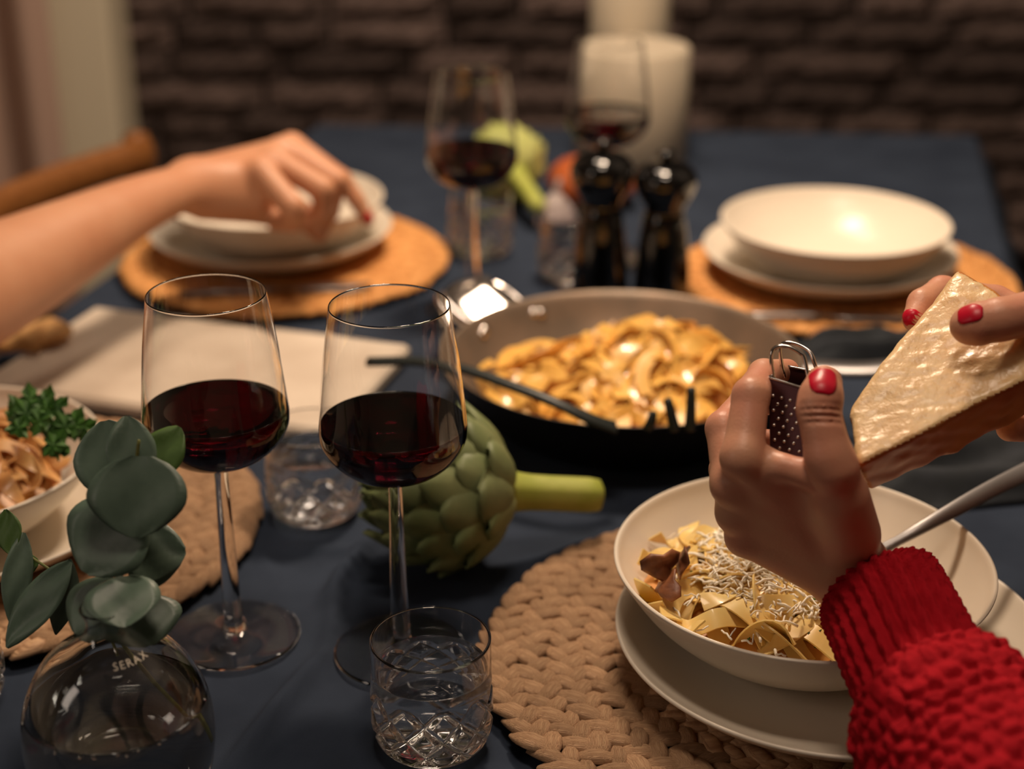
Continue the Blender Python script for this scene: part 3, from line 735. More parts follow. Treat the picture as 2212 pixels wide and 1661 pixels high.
# pasta in the pan: a high mound to the right of the middle, a low tail to the left
def pan_surf(x, y):
    dx, dy = x - PC[0], y - PC[1]; r = math.hypot(dx, dy)
    base = .010 + .028 * math.exp(-((dx + .005) / .14) ** 2 - ((dy + .02) / .11) ** 2)
    z = base + .034 * math.exp(-((dx - .02) / .050) ** 2 - ((dy - .012) / .055) ** 2) + .020 * math.exp(-((dx - .085) / .045) ** 2 - ((dy + .0) / .06) ** 2) + .008 * math.exp(-((dx + .10) / .05) ** 2 - ((dy + .01) / .06) ** 2)
    wallz = .004 + max(0, r - .104) * 1.35
    return T + max(z * max(0.0, min(1, (.142 - r) / .02)), wallz)
ps = thing('tagliatelle', 'heap of creamy tagliatelle filling the frying pan', 'pasta', (PC[0], PC[1], T + .02), 'servings of tagliatelle')
bed(ps, pan_surf, PC[0] + .005, PC[1] - .01, .112, M['sauce'], .001)
rr = random.Random(3); spots = []
while len(spots) < 140:
    x, y = PC[0] + rr.uniform(-.12, .12), PC[1] + rr.uniform(-.115, .075); d = math.hypot(x - PC[0], y - PC[1])
    if d < .116 and rr.random() < .50 + .5 * math.exp(-((x - PC[0] - .02) / .07) ** 2): spots.append((x, y))
def clampd(f, cx, cy, R):
    def g(x, y):
        d = math.hypot(x - cx, y - cy)
        if d > R: x, y = cx + (x - cx) * R / d, cy + (y - cy) * R / d
        return f(x, y) + max(0, d - R) * 1.2
    return g
pasta(ps, clampd(pan_surf, PC[0], PC[1], .118), spots, .0115, M['noodle'], step=.0085, seg=(8, 13), amp=.007, lift=.001, seed=5, R=(PC[0] - .004, PC[1], .127))

sv = thing('pasta_server', 'black nylon pasta server resting across the pan rim', 'serving spoon', (-0.0371,1.0756,0.8395))
hc = crom([(-0.1150,1.1196,0.8278), (-0.0740,1.1059,0.8339), (-0.0374,1.0852,0.8365), (0.0014,1.0570,0.8343), (0.0321,1.0384,0.8294), (0.0576,1.0318,0.8193), (0.0768,1.0354,0.8101)], 6)
v, f = strap(hc, [.0042] * (len(hc) - 10) + list(np.linspace(.0045, .007, 10)), .0022, (0, -.35, 1)); link_mesh('handle', rel(v, sv), f, M['server'], sv)
for b, t in (((0.0974,1.0001,0.8268), (0.1010,1.0012,0.8391)), ((0.1159,0.9941,0.8279), (0.1104,1.0003,0.8496)), ((0.1265,0.9941,0.8279), (0.1269,1.0017,0.8576))):
    v, f = tube(crom([b, tuple((np.array(b) + np.array(t)) / 2 + [0, -.002, 0]), t], 4), np.linspace(.0042, .0030, 9), 8); link_mesh('tine', rel(v, sv), f, M['server'], sv)

# pasta in the near bowl
BC = np.array([0.1765, 0.818, T + PLZ])
def bowl_in(d):
    P = bowl_p[::-1]
    for a, b_ in zip(P, P[1:]):
        if a[0] <= d <= b_[0]: return a[1] + (b_[1] - a[1]) * (d - a[0]) / (b_[0] - a[0] + 1e-9)
    return .057
def heap(cx, cy, hx, hy, hz, bc):
    def f(x, y):
        d = math.hypot(x - bc[0], y - bc[1]); return bc[2] + max(bowl_in(min(d, .11)) + .0012, .006 + hz * math.exp(-((x - cx) / hx) ** 4 - ((y - cy) / hy) ** 4))
    return f
fs = heap(0.150, 0.812, .080, .084, .038, BC)
pf = thing('tagliatelle', 'tagliatelle with mushrooms heaped in the nearest white bowl', 'pasta', (BC[0], BC[1], BC[2] + .008), 'servings of tagliatelle')
bed(pf, fs, 0.152, 0.812, .072, M['sauce'], .001)
spots = []
while len(spots) < 66:
    x, y = 0.150 + rr.uniform(-.08, .08), 0.812 + rr.uniform(-.086, .086)
    if math.hypot((x - .150) / .080, (y - .812) / .086) < 1 and math.hypot(x - BC[0], y - BC[1]) < .084 and math.hypot(x - .157, y - .812) < .082: spots.append((x, y))
pasta(pf, clampd(fs, BC[0], BC[1], .094), spots, .0122, M['noodle_pale'], kk=.75, step=.0072, seg=(12, 20), amp=.0085, lift=.001, seed=11, R=(0.157, 0.812, .084))
for i, (p, a) in enumerate((((0.0882,0.7947,0.8340), .4), ((0.1025,0.8004,0.8345), 1.1), ((0.0923,0.7834,0.8281), 2.0))):
    v, f = lathe(crom([(0, .002), (.006, .0035), (.0105, .001), (.0085, -.003), (.003, -.004), (0, -.0042)], 2), 12); v = np.array(v); v *= .82; v[:, 0] *= 1.45; v[:, 2] = v[:, 2] * .45 + .0040 * np.cos(v[:, 0] * 170 + 2 * i) + .0025 * np.sin(v[:, 1] * 260); v[:, 0:2] *= (1 + .28 * np.sin(3 * np.arctan2(v[:, 1], v[:, 0]) + 2 * i))[:, None]
    v[np.abs(v[:, 0]) < 1e-6] += 0
    ca, sa = math.cos(a), math.sin(a); Rz = np.array([[ca, -sa, 0], [sa, ca, 0], [0, 0, 1]]); Rx = np.array(Matrix.Rotation(1.0 + .5 * i, 3, 'X'))
    o = link_mesh('mushroom', v @ Rx.T @ Rz.T + np.array(p) - np.array(pf.location), f, M['mushroom'], pf)
GP = (0.1575,0.8155,0.8160)
# grated cheese on top: tiny shreds nobody could count
V = []; F = []
for i in range(800):
    a, d = rr.uniform(0, 2 * PI), rr.random() ** .6
    x, y = GP[0] + d * .050 * math.cos(a), GP[1] + d * .056 * math.sin(a)
    if rr.random() < .12: x, y = 0.166 + rr.uniform(-.07, .07), .80 + rr.uniform(-.075, .07)
    z = fs(x, y) + rr.uniform(.008, .0125) + .009 * (1 - d); L = rr.uniform(.004, .015); th = rr.uniform(0, PI); cv = rr.uniform(-1, 1) * rr.random()
    C = [(x + L * (t - .5) * math.cos(th + cv * t), y + L * (t - .5) * math.sin(th + cv * t), z + .0007 * math.sin(PI * t) + rr.uniform(-.0007, .0007)) for t in np.linspace(0, 1, 5)]
    v, f = tube(np.array(C), rr.choice((.0004, .0005, .0006, .0009)), 5); o = len(V); V.extend(v); F.extend([tuple(q + o for q in g) for g in f])
gc = link_mesh('grated_cheese', V, F, M['grated']); tag(gc, 'fluffy pile of grated cheese on the nearest pasta', 'cheese', kind='stuff')
V = []; F = []
for (sf, cx, cy, R, n, zo) in ((fs, .166, .80, .07, 70, .010), (pan_surf, PC[0] + .02, PC[1] - .01, .1, 60, .014)):
    for i in range(n):
        a, d = rr.uniform(0, 2 * PI), rr.random() ** .5 * R; x, y = cx + d * math.cos(a), cy + d * math.sin(a); z = sf(x, y) + zo; s = rr.uniform(.0008, .0021); th = rr.uniform(0, PI); o = len(V)
        u = np.array([math.cos(th), math.sin(th), rr.uniform(-.4, .4)]) * s; w = np.array([-math.sin(th), math.cos(th), rr.uniform(-.4, .4)]) * s * .6; c = np.array([x, y, z])
        V += [c - u, c - w, c + u, c + w, c - u * .2 + [0, 0, .0004], c + [0, 0, -.0003]]; F += [(o, o + 1, o + 4), (o + 1, o + 2, o + 4), (o + 2, o + 3, o + 4), (o + 3, o, o + 4), (o + 1, o, o + 5), (o + 2, o + 1, o + 5), (o + 3, o + 2, o + 5), (o, o + 3, o + 5)]
tag(link_mesh('chopped_herbs', V, F, M['herb']), 'flecks of chopped green herbs scattered over the pasta', 'herbs', kind='stuff')

# pasta in the left bowl with parsley on top
LC = np.array([-0.402, 0.962, T + PLZ])
ls = heap(LC[0] + .004, LC[1], .085, .085, .052, LC)
pl_ = thing('tagliatelle', 'sauced tagliatelle heaped in the bowl topped with parsley', 'pasta', tuple(LC + [0, 0, .008]), 'servings of tagliatelle')
bed(pl_, ls, LC[0], LC[1], .084, M['sauce'], .001)
spots = []
while len(spots) < 75:
    x, y = LC[0] + rr.uniform(-.02, .09), LC[1] + rr.uniform(-.085, .085)
    if math.hypot(x - LC[0], y - LC[1]) < .088: spots.append((x, y))
pasta(pl_, clampd(ls, LC[0], LC[1], .094), spots, .0118, M['noodle_dark'], step=.0072, seg=(8, 13), amp=.007, lift=.001, seed=21, R=(LC[0], LC[1], .092))
def parsley(loc, label, n, R, seed):
    r = random.Random(seed); root = thing('parsley', label, 'parsley', loc, 'parsley garnish')
    for i in range(n):
        a = r.uniform(0, 2 * PI); el = r.uniform(.3, 1.2); d = np.array([math.cos(a) * math.cos(el), math.sin(a) * math.cos(el), math.sin(el)])
        c = d * R * r.uniform(.5, 1); nrm = np.array([r.uniform(-.5, .5), -.8, .6]); nrm /= np.linalg.norm(nrm); u = np.cross(nrm, d); u /= np.linalg.norm(u); w = np.cross(u, nrm)
        s = r.uniform(.008, .0125); top = [c]; 
        for k in range(18):
            th = 2 * PI * k / 18; q = s * (.80 + .24 * math.cos(3 * th) + .10 * math.cos(9 * th)); top.append(c + u * q * math.sin(th) + w * q * math.cos(th) + nrm * .0016 * math.cos(6 * th))
        V = top + [p - nrm * .0004 for p in top]; F = [(0, 1 + k, 1 + (k + 1) % 18) for k in range(18)] + [(19, 20 + (k + 1) % 18, 20 + k) for k in range(18)] + [(1 + k, 20 + k, 20 + (k + 1) % 18, 1 + (k + 1) % 18) for k in range(18)]
        link_mesh('leaf', V, F, M['herb'], root, smooth=False)
        v, f = tube(crom([(0, 0, -.004), tuple(c * .5 + [0, 0, .001]), tuple(c)], 3), .0006, 5); link_mesh('stalk', v, f, M['herb'], root)
parsley((-0.3179,0.9308,0.8579), 'tall parsley sprig standing on the left bowl of pasta', 11, .024, 1)
parsley((-0.2948,0.9302,0.8565), 'small parsley sprig beside the tall one, nearer the wine glass', 6, .014, 2)
parsley((-0.2981,0.9105,0.8490), 'lone parsley leaf lower on the left bowl of pasta', 2, .009, 4)

# ------------------------------------------------------------------ marble board and bread
bq = [np.array(p) for p in ((-0.4055,1.4074,0.7660), (-0.0906,1.3097,0.7660))]
e = bq[1] - bq[0]; pr = np.array([e[1], -e[0], 0]); pr /= np.linalg.norm(pr); pr *= .195
cs = bq[0] + e / 2 + pr / 2; bang = math.atan2(e[1], e[0])
v, f = box((cs[0], cs[1], T + .0085), (np.linalg.norm(e), .195, .015), bang, .004)
tag(link_mesh('marble_board', v, f, M['marble'], smooth=False), 'white marble serving board lying behind the near wine glasses', 'board')
V, F = lathe(crom([(0, 0), (.02, .001), (.026, .008), (.02, .016), (0, .019)], 4), 24); V = np.array(V)
V = np.array([p * (1 + .5 * mnoise.noise((p[0] * 90, p[1] * 70, p[2] * 70))) for p in V]); V[:, 0] *= 1.3
bz = np.array((-0.4432,1.3048,0.7680)); V = V + [bz[0], bz[1], T + .0165]; tag(link_mesh('bread_piece', V, F, M['bread']), 'torn piece of crusty bread on the marble board by the arm', 'bread')

# ------------------------------------------------------------------ mills, candles, vegetables at the back
mp = crom([(.026, 0), (.0292, .002), (.0290, .012), (.0262, .05), (.0222, .088), (.0190, .1000), (.0190, .1010)], 4)
mh = crom([(.0188, .1022), (.0205, .108), (.0270, .120), (.0310, .132), (.0300, .142), (.0230, .1505), (.0105, .1545), (.0055, .1555), (.0052, .1575), (.0088, .1625), (.0075, .1668), (0, .1682)], 5); mh[-1] = (0, .1682)
def mill(loc, label, s):
    root = thing('pepper_mill', label, 'pepper mill', loc, 'black mills')
    sc = lambda p: [(max(r, 0), z * s) for r, z in p]
    link_mesh('mill_body', *lathe([(0, 0)] + sc(mp) + [(0, .1010 * s)], 64), M['black_gloss'], root)
    link_mesh('ring', *lathe([(.015, .1008 * s), (.0192, .1008 * s), (.0194, .1015 * s), (.0192, .1022 * s), (.015, .1022 * s)], 48), M['mill_ring'], root)
    link_mesh('mill_head', *lathe([(0, .1022 * s)] + sc(mh), 64), M['black_gloss'], root)
mill((0.0880, 1.461, T), 'taller glossy black mill standing before the far wine glass', 1.0)
mill((0.1500, 1.463, T), 'shorter glossy black mill beside the stacked white plate', .93)
def candle(loc, r, h, label):
    root = thing('pillar_candle', label, 'candle', loc, 'white pillar candles')
    link_mesh('wax_body', *lathe([(0, 0), (r - .002, 0), (r, .002), (r, h - .003), (r - .003, h), (r - .012, h - .002), (.01, h - .005), (0, h - .005)], 64), M['wax'], root)
    v, f = tube([(0, 0, h - .006), (.001, 0, h + .004), (.003, 0, h + .012)], .0012, 6); link_mesh('wick', v, f, M['wick'], root)
candle((0.1560, 1.995, T), .0735, .150, 'wide short white pillar candle behind the mills')
candle((0.1600, 2.124, T), .0540, .300, 'tall narrower white pillar candle behind the wide one')
pk = thing('pumpkin', 'small orange pumpkin half hidden behind the mills', 'pumpkin', (0.0970, 1.795, T))
v, f = lathe(crom([(0, .004), (.03, .002), (.050, .016), (.054, .030), (.045, .048), (.022, .055), (0, .050)], 5), 72, lambda r, z, a: (r * (1 - .07 * abs(math.cos(4.5 * a)) ** 4), z)); link_mesh('rind', v, f, M['pumpkin'], pk)
v, f = tube([(0, 0, .048), (.002, 0, .058), (.006, .002, .066)], [.006, .0045, .005], 8); link_mesh('stalk', v, f, M['wood'], pk)
gl = thing('garlic_bulb', 'pale lilac garlic bulb beside the taller mill and pumpkin', 'garlic', (0.0500, 1.700, T))
for k in range(7):
    a = 2 * PI * k / 7; c = np.array([.0135 * math.cos(a), .0135 * math.sin(a), 0]); v, f = lathe(crom([(0, .001), (.011, .004), (.0145, .014), (.010, .030), (.003, .042), (0, .043)], 3), 12)
    v = np.array(v); v[:, 0:2] += c[:2] * (1 - v[:, 2:3] / .05); link_mesh('clove', v, f, M['garlic'], gl)
v, f = tube([(0, 0, .030), (.001, 0, .046), (.004, 0, .058)], [.006, .004, .003], 8); link_mesh('neck', v, f, M['garlic'], gl)

# ------------------------------------------------------------------ napkins and cutlery
def napkin(loc, sx, sy, sz, rz, label, seed):
    nx, ny = 46, 34; top = []; bot = []
    for j in range(ny + 1):
        for i in range(nx + 1):
            u, v = i / nx * 2 - 1, j / ny * 2 - 1; ed = max(0, 1 - max(abs(u), abs(v)) ** 5)
            h = sz * ed * (.62 + .5 * mnoise.noise((u * 1.6 + seed, v * 2.4, seed)) + .22 * math.sin(7 * v + 2.2 * u + 2 * mnoise.noise((u * 2, v * 2, seed + 3))))
            x, y = u * sx / 2 * (1 + .07 * mnoise.noise((v * 2, seed, 0))), v * sy / 2 * (1 + .09 * mnoise.noise((u * 2, seed, 5)))
            top.append((x, y, max(.0022, h))); bot.append((x, y, .0008))
    V = np.array(top + bot); o = len(top); F = []; w = nx + 1
    for j in range(ny):
        for i in range(nx):
            a = j * w + i; F.append((a, a + 1, a + w + 1, a + w)); F.append((o + a, o + a + w, o + a + w + 1, o + a + 1))
    per = [i for i in range(nx)] + [j * w + nx for j in range(ny)] + [ny * w + nx - i for i in range(nx)] + [(ny - j) * w for j in range(ny)]
    for a, b_ in zip(per, per[1:] + per[:1]): F.append((a, o + a, o + b_, b_))
    ca, sa = math.cos(rz), math.sin(rz); V2 = V.copy(); V2[:, 0] = V[:, 0] * ca - V[:, 1] * sa; V2[:, 1] = V[:, 0] * sa + V[:, 1] * ca
    return tag(link_mesh('napkin', V2, F, M['napkin'], loc=loc), label, 'napkin', 'dark linen napkins')
napkin((0.350, 1.310, T), .17, .066, .034, -.10, 'crumpled dark blue-grey napkin between the far placemat and pan handle', 1)
napkin((0.350, 1.085, T), .20, .12, .026, .2, 'crumpled black napkin on the cloth below the cheese', 2)
def cutlery_knife(loc, L, rz, label):
    root = thing('table_knife', label, 'knife', loc, 'table knives'); root.rotation_euler = (0, 0, rz)
    v, f = strap([(-L * .5, 0, 0), (-L * .3, 0, .0005), (-L * .05, 0, .0005), (L * .02, 0, 0)], [.0052, .0058, .0046, .0036], .0018, (0, 0, 1)); link_mesh('handle', v, f, M['brushed'], root)
    v, f = strap([(L * .02, 0, 0), (L * .15, 0, 0), (L * .4, 0, 0), (L * .5, 0, 0)], [.0036, .0078, .0080, .003], .0007, (0, 0, 1)); link_mesh('blade', v, f, M['brushed'], root)
def cutlery_fork(root, C, up, wmul=1.0):
    """C: (handle end ... neck), then tines carried on from the last two points"""
    C = crom(C, 6); n = len(C); w = np.interp(np.linspace(0, 1, n), [0, .12, .55, .9, 1], np.array([.0052, .0068, .0052, .0032, .0040]) * wmul)
    v, f = strap(C, list(w), .0014, up); link_mesh('handle', rel(v, root) if root.rotation_euler.z == 0 and abs(root.location[0]) > 1e-9 else v, f, M['brushed'], root)
    d = C[-1] - C[-2]; d /= np.linalg.norm(d); s = np.cross(d, up); s /= np.linalg.norm(s); u = np.cross(s, d)
    H = crom([C[-1], C[-1] + d * .012, C[-1] + d * .026 - u * .001], 3); v, f = strap(H, list(np.interp(np.linspace(0, 1, len(H)), [0, .6, 1], [.004, .0115, .012])), .0010, up); link_mesh('fork_head', rel(v, root), f, M['brushed'], root)
    for k in (-1.5, -.5, .5, 1.5):
        b0 = H[-1] + s * k * .0066; P = crom([b0, b0 + d * .02 - u * .0015, b0 + d * .042 + u * .002], 3); v, f = tube(P, np.linspace(.0014, .0008, len(P)), 6); link_mesh('tine', rel(v, root), f, M['brushed'], root)
fk = thing('fork', 'steel fork resting on the rim of the nearest bowl, handle up', 'fork', (0.2770,0.8571,0.8343), 'table forks')
cutlery_fork(fk, [(0.3952,0.9218,0.8622), (0.3533,0.9012,0.8526), (0.3079,0.8757,0.8443), (0.2756,0.8563,0.8374), (0.2517,0.8443,0.8301), (0.2287,0.8392,0.8185)], (.1, -.55, .85))
cutlery_knife((-0.236, 1.452, T + .0165), .19, .15, 'steel knife lying on the far placemat before the plate under the hand')
cutlery_knife((0.295, 1.378, T + .0165), .18, -.05, 'steel knife in front of the plate with the empty bowl')

# ------------------------------------------------------------------ grater and cheese
A_ = np.array
gr = thing('grater', 'small dark metal hand grater held upright between thumb and fingers', 'grater', (0.1610,0.7428,0.9472))
tf = [A_((0.1373,0.7597,0.9707)), A_((0.1708,0.7368,0.9682)), A_((0.1703,0.7808,0.9641)), A_((0.1521,0.7953,0.9623))]      # top corners: front-left, front-right, back-right, back-left
bf = [A_((0.1373,0.7374,0.9348)), A_((0.1806,0.7163,0.9364)), A_((0.1868,0.7705,0.9255)), A_((0.1540,0.7826,0.9283))]
M['grater'] = mat('dark_red_steel', (0.075, 0.028, 0.030, 1), 0.36, metal=0.75)
_n = np.cross(tf[1] - tf[0], bf[0] - tf[0]); _n /= np.linalg.norm(_n); bf[1] = bf[1] - _n * ((bf[1] - tf[0]) @ _n)
V = []; F = []
cin = sum(tf) / 4; cib = sum(bf) / 4
lv = [tf, bf, [p + (cib - p) * .035 for p in bf], [p + (cin - p) * .035 for p in tf]]
for q in lv: V += q
for l in range(4):
    for k in range(4):
        k2 = (k + 1) % 4; l2 = (l + 1) % 4; F.append((l * 4 + k, l * 4 + k2, l2 * 4 + k2, l2 * 4 + k))
link_mesh('grater_body', rel(V, gr), F, M['grater'], gr, smooth=False)
rim = tf + [tf[0]]; v, f = tube(np.array([p + (q - p) * t for p, q in zip(tf, tf[1:] + tf[:1]) for t in (0.03, .33, .66, .97)] + [tf[0] + (tf[1] - tf[0]) * .03]), .0008, 6, cap=False); link_mesh('rim', rel(v, gr), f, M['steel'], gr)
ttv, ttf = lathe([(.0011, 0), (.0009, .0006), (.0004, .0009), (0, .0009)], 7)
tn = np.cross(tf[1] - tf[0], bf[0] - tf[0]); tn /= np.linalg.norm(tn); tn = tn if tn[1] < 0 else -tn
Rt = np.array(Vector(tn).to_track_quat('Z', 'Y').to_matrix()); tme_ = None
for j in range(8):
    for i in range(8):
        u, w = (i + .5 + .5 * (j % 2)) / 8.6, .22 + .094 * j; c = (tf[0] * (1 - u) + tf[1] * u) * (1 - w) + (bf[0] * (1 - u) + bf[1] * u) * w
        if tme_ is None:
            o = link_mesh('tooth', np.array(ttv) @ Rt.T, ttf, M['steel'], gr); tme_ = o.data
        else:
            o = bpy.data.objects.new('tooth', tme_); COL.objects.link(o); o.parent = gr
        o.location = tuple(c - np.array(gr.location))
for pts in (((0.1408,0.7615,0.9672), (0.1388,0.7642,0.9809), (0.1411,0.7661,0.9852), (0.1471,0.7655,0.9863), (0.1536,0.7622,0.9839), (0.1559,0.7600,0.9813), (0.1585,0.7517,0.9675)), ((0.1503,0.7836,0.9604), (0.1475,0.7864,0.9744), (0.1491,0.7874,0.9790), (0.1554,0.7855,0.9797), (0.1622,0.7802,0.9775), (0.1644,0.7761,0.9732), (0.1674,0.7721,0.9640))):
    v, f = tube(crom(pts, 5), .0011, 8); link_mesh('wire_loop', rel(v, gr), f, M['steel'], gr)

chs = thing('cheese_wedge', 'wedge of crumbly hard cheese with orange rind held against the grater', 'cheese', (0.2274,0.7692,0.9625))
fr = [A_((0.2505,0.8212,1.0112)), A_((0.2657,0.7984,1.0041)), A_((0.2976,0.7512,0.9911)), A_((0.2961,0.7462,0.9897)), A_((0.1868,0.7177,0.9446)), A_((0.1798,0.7217,0.9412)), A_((0.1747,0.7414,0.9614))]
bk = [A_((0.2653,0.8538,0.9934)), A_((0.2822,0.8343,0.9863)), A_((0.3183,0.7888,0.9623)), A_((0.3153,0.7784,0.9585)), A_((0.2040,0.7403,0.9164)), A_((0.1922,0.7468,0.9164)), A_((0.1860,0.7725,0.9401))]
cc = (sum(fr) + sum(bk)) / 14
planes = []
def plane(pts, tagk):
    P = np.array(pts); c = P.mean(0); _, _, vt = np.linalg.svd(P - c); n_ = vt[2]
    if n_ @ (c - cc) < 0: n_ = -n_
    planes.append((n_.astype(np.float32), float(n_ @ c), tagk))
plane(fr, 'paste'); plane(bk, 'paste')
for k, tg in ((0, 'rind'), (1, 'paste'), (3, 'rind'), (5, 'paste'), (6, 'paste')):
    k2 = (k + 1) % 7; plane([fr[k], fr[k2], bk[k], bk[k2]], tg)
def nz3(g, s, seed):
    """cheap band-limited noise: a sum of sines with random directions"""
    r = np.random.default_rng(seed); out = 0
    for _ in range(7):
        d = r.normal(size=3); d /= np.linalg.norm(d); out = out + np.sin((g @ d.astype(np.float32)) * s * r.uniform(.6, 1.6) + r.uniform(0, 6.28))
    return out / 3.2
def chf(g):
    d = None
    for n_, c, _ in planes:
        x = g @ n_ - c; d = x if d is None else -smin(-d, -x, .004)
    return d + .0006 * nz3(g, 300, 1) * np.abs(nz3(g, 90, 2)) + .00032 * nz3(g, 650, 3) + .0009 * nz3(g, 95, 5)
al = np.array(fr + bk); v, f = surface_net(chf, al.min(0) - .006, al.max(0) + .006, .0014, 1)
fc = v[f].mean(1); D_ = np.stack([fc @ n_ - c for n_, c, _ in planes], 1); best = D_.argmax(1); isr = np.array([planes[i][2] == 'rind' for i in best])
def submesh(v, f, sel):
    ff = f[sel]; ids, inv = np.unique(ff, return_inverse=True); return v[ids], inv.reshape(ff.shape)
link_mesh('paste', rel(submesh(v, f, ~isr)[0], chs), submesh(v, f, ~isr)[1], M['cheese'], chs)
link_mesh('rind', rel(submesh(v, f, isr)[0], chs), submesh(v, f, isr)[1], M['rind'], chs)

# ------------------------------------------------------------------ the person in red: two hands and a sleeve
pe = thing('person', 'person in a chunky red sweater with red nails grating cheese over pasta', 'person', (0.1997,0.7217,0.8542))
wr = (0.1896,0.7273,0.8620); wr2 = (0.2117,0.6739,0.8448)
mi, mm_, mr_, mpk = (0.1209,0.7272,0.9390), (0.1177,0.7348,0.9190), (0.1214,0.7393,0.8994), (0.1272,0.7411,0.8835)
palm = [((0.1849,0.7355,0.8708), .0165, mi, .0105), ((0.1828,0.7362,0.8674), .0155, mm_, .0108), ((0.1816,0.7384,0.8624), .0145, mr_, .0102), ((0.1809,0.7404,0.8570), .0135, mpk, .0100),
        ((0.1935,0.7330,0.8650), .0170, (0.2097,0.6966,0.8469), .0185), ((0.1852,0.7353,0.8554), .0155, (0.2023,0.6937,0.8401), .0180), ((0.2097,0.6966,0.8469), .0185, (0.2242,0.6537,0.8361), .024),
        ((0.1842,0.7293,0.8816), .0150, (0.1704,0.7143,0.9220), .0145), ((0.1462,0.7320,0.9224), .0125, (0.1679,0.7252,0.9121), .0130)]
fing = [
    [(mi, .0110), ((0.1270,0.7503,0.9641), .0098), ((0.1384,0.7804,0.9631), .0086), ((0.1561,0.8070,0.9539), .0072)],
    [(mm_, .0108), ((0.1150,0.7614,0.9397), .0094), ((0.1307,0.7891,0.9430), .0084), ((0.1481,0.7963,0.9397), .0072)],
    [(mr_, .0100), ((0.1192,0.7702,0.9099), .0090), ((0.1366,0.7962,0.9145), .0080), ((0.1546,0.7962,0.9145), .0070)],
    [(mpk, .0092), ((0.1263,0.7675,0.8889), .0080), ((0.1413,0.7866,0.8927), .0072), ((0.1572,0.7872,0.8939), .0064)],
    [((0.1810,0.7246,0.8956), .0150), ((0.1646,0.7081,0.9427), .0125), ((0.1620,0.7096,0.9486), .0121), ((0.1570,0.7200,0.9698), .0109), ((0.1586,0.7244,0.9749), .0110), ((0.1612,0.7319,0.9794), .0095)],
    [((0.1271,0.7338,0.9366), .0085), ((0.1409,0.7206,0.9364), .0070), ((0.1578,0.7133,0.9347), .0090)]]
_tc = A_((0.1571,0.7181,0.9668)).astype(np.float32); _ta = A_((0.1604,0.7294,0.9787)) - A_((0.1596,0.7129,0.9561)); _ta = (_ta / np.linalg.norm(_ta)).astype(np.float32)
_tn = A_((.0, -.9, .5)); _tn -= _ta * (_tn @ _ta); _tn = (_tn / np.linalg.norm(_tn)).astype(np.float32)
def thumb_creases(g, d):
    q = g - _tc; sx = q @ _ta; sn = q @ _tn; r2 = np.linalg.norm(q, axis=-1); mk = np.clip((sn - .003) / .004, 0, 1) * (r2 < .019)
    c = sum(a * np.exp(-((sx + .05 * sn - t) / .00095) ** 2) for t, a in ((-.0040, .7), (-.0008, 1.0), (.0024, .9), (.0052, .4)))
    return d + .0022 * c * mk
fun, lo, hi = body_sdf(palm, fing, .008, .006, thumb_creases)
v, f = surface_net(fun, lo, hi, .00100, 2)
hand = link_mesh('hand', rel(v, pe), f, M['skin'], pe); hand['label'] = 'left hand gripping the grater'
def nail(parent, root, sdf, c, along, nrm, L, W_):
    """a varnished nail laid on the surface of the finger"""
    along = A_(along, float); along /= np.linalg.norm(along); n_ = A_(nrm, float); n_ -= along * (n_ @ along); n_ /= np.linalg.norm(n_); s = np.cross(n_, along); a_, b_ = 10, 9; G = []
    for i in range(a_ + 1):
        t = i / a_ * 2 - 1; w = W_ / 2 * (1 - abs(t) ** 5 * .5) * (1.0 if t > -.2 else 1 - .14 * (-.2 - t))
        for j in range(b_ + 1): G.append(A_(c) + along * (t * L / 2) + s * ((j / b_ * 2 - 1) * w) + n_ * .006)
    G = A_(G).astype(np.float32); dn = n_.astype(np.float32)
    for _ in range(40): G = G - dn * np.clip(sdf(G), -.002, .002)[:, None] * .8
    top = G + dn * .0005; V = np.vstack([top, G - dn * .0008]).astype(float); o = (a_ + 1) * (b_ + 1); F = []
    for i in range(a_):
        for j in range(b_):
            k = i * (b_ + 1) + j; F.append((k, k + b_ + 1, k + b_ + 2, k + 1)); F.append((o + k, o + k + 1, o + k + b_ + 2, o + k + b_ + 1))
    w = b_ + 1; per = list(range(b_)) + [i * w + b_ for i in range(a_)] + [a_ * w + b_ - j for j in range(b_)] + [(a_ - i) * w for i in range(a_)]
    for x, y in zip(per, per[1:] + per[:1]): F.append((x, y, o + y, o + x))
    return link_mesh('fingernail', V - A_(root.location), F, M['nail'], parent)
nail(hand, pe, fun, (0.1585,0.7229,0.9838), A_((0.1609,0.7309,0.9897)) - A_((0.1564,0.7128,0.9757)), A_((.02, -.9, .55)), .0168, .0138)

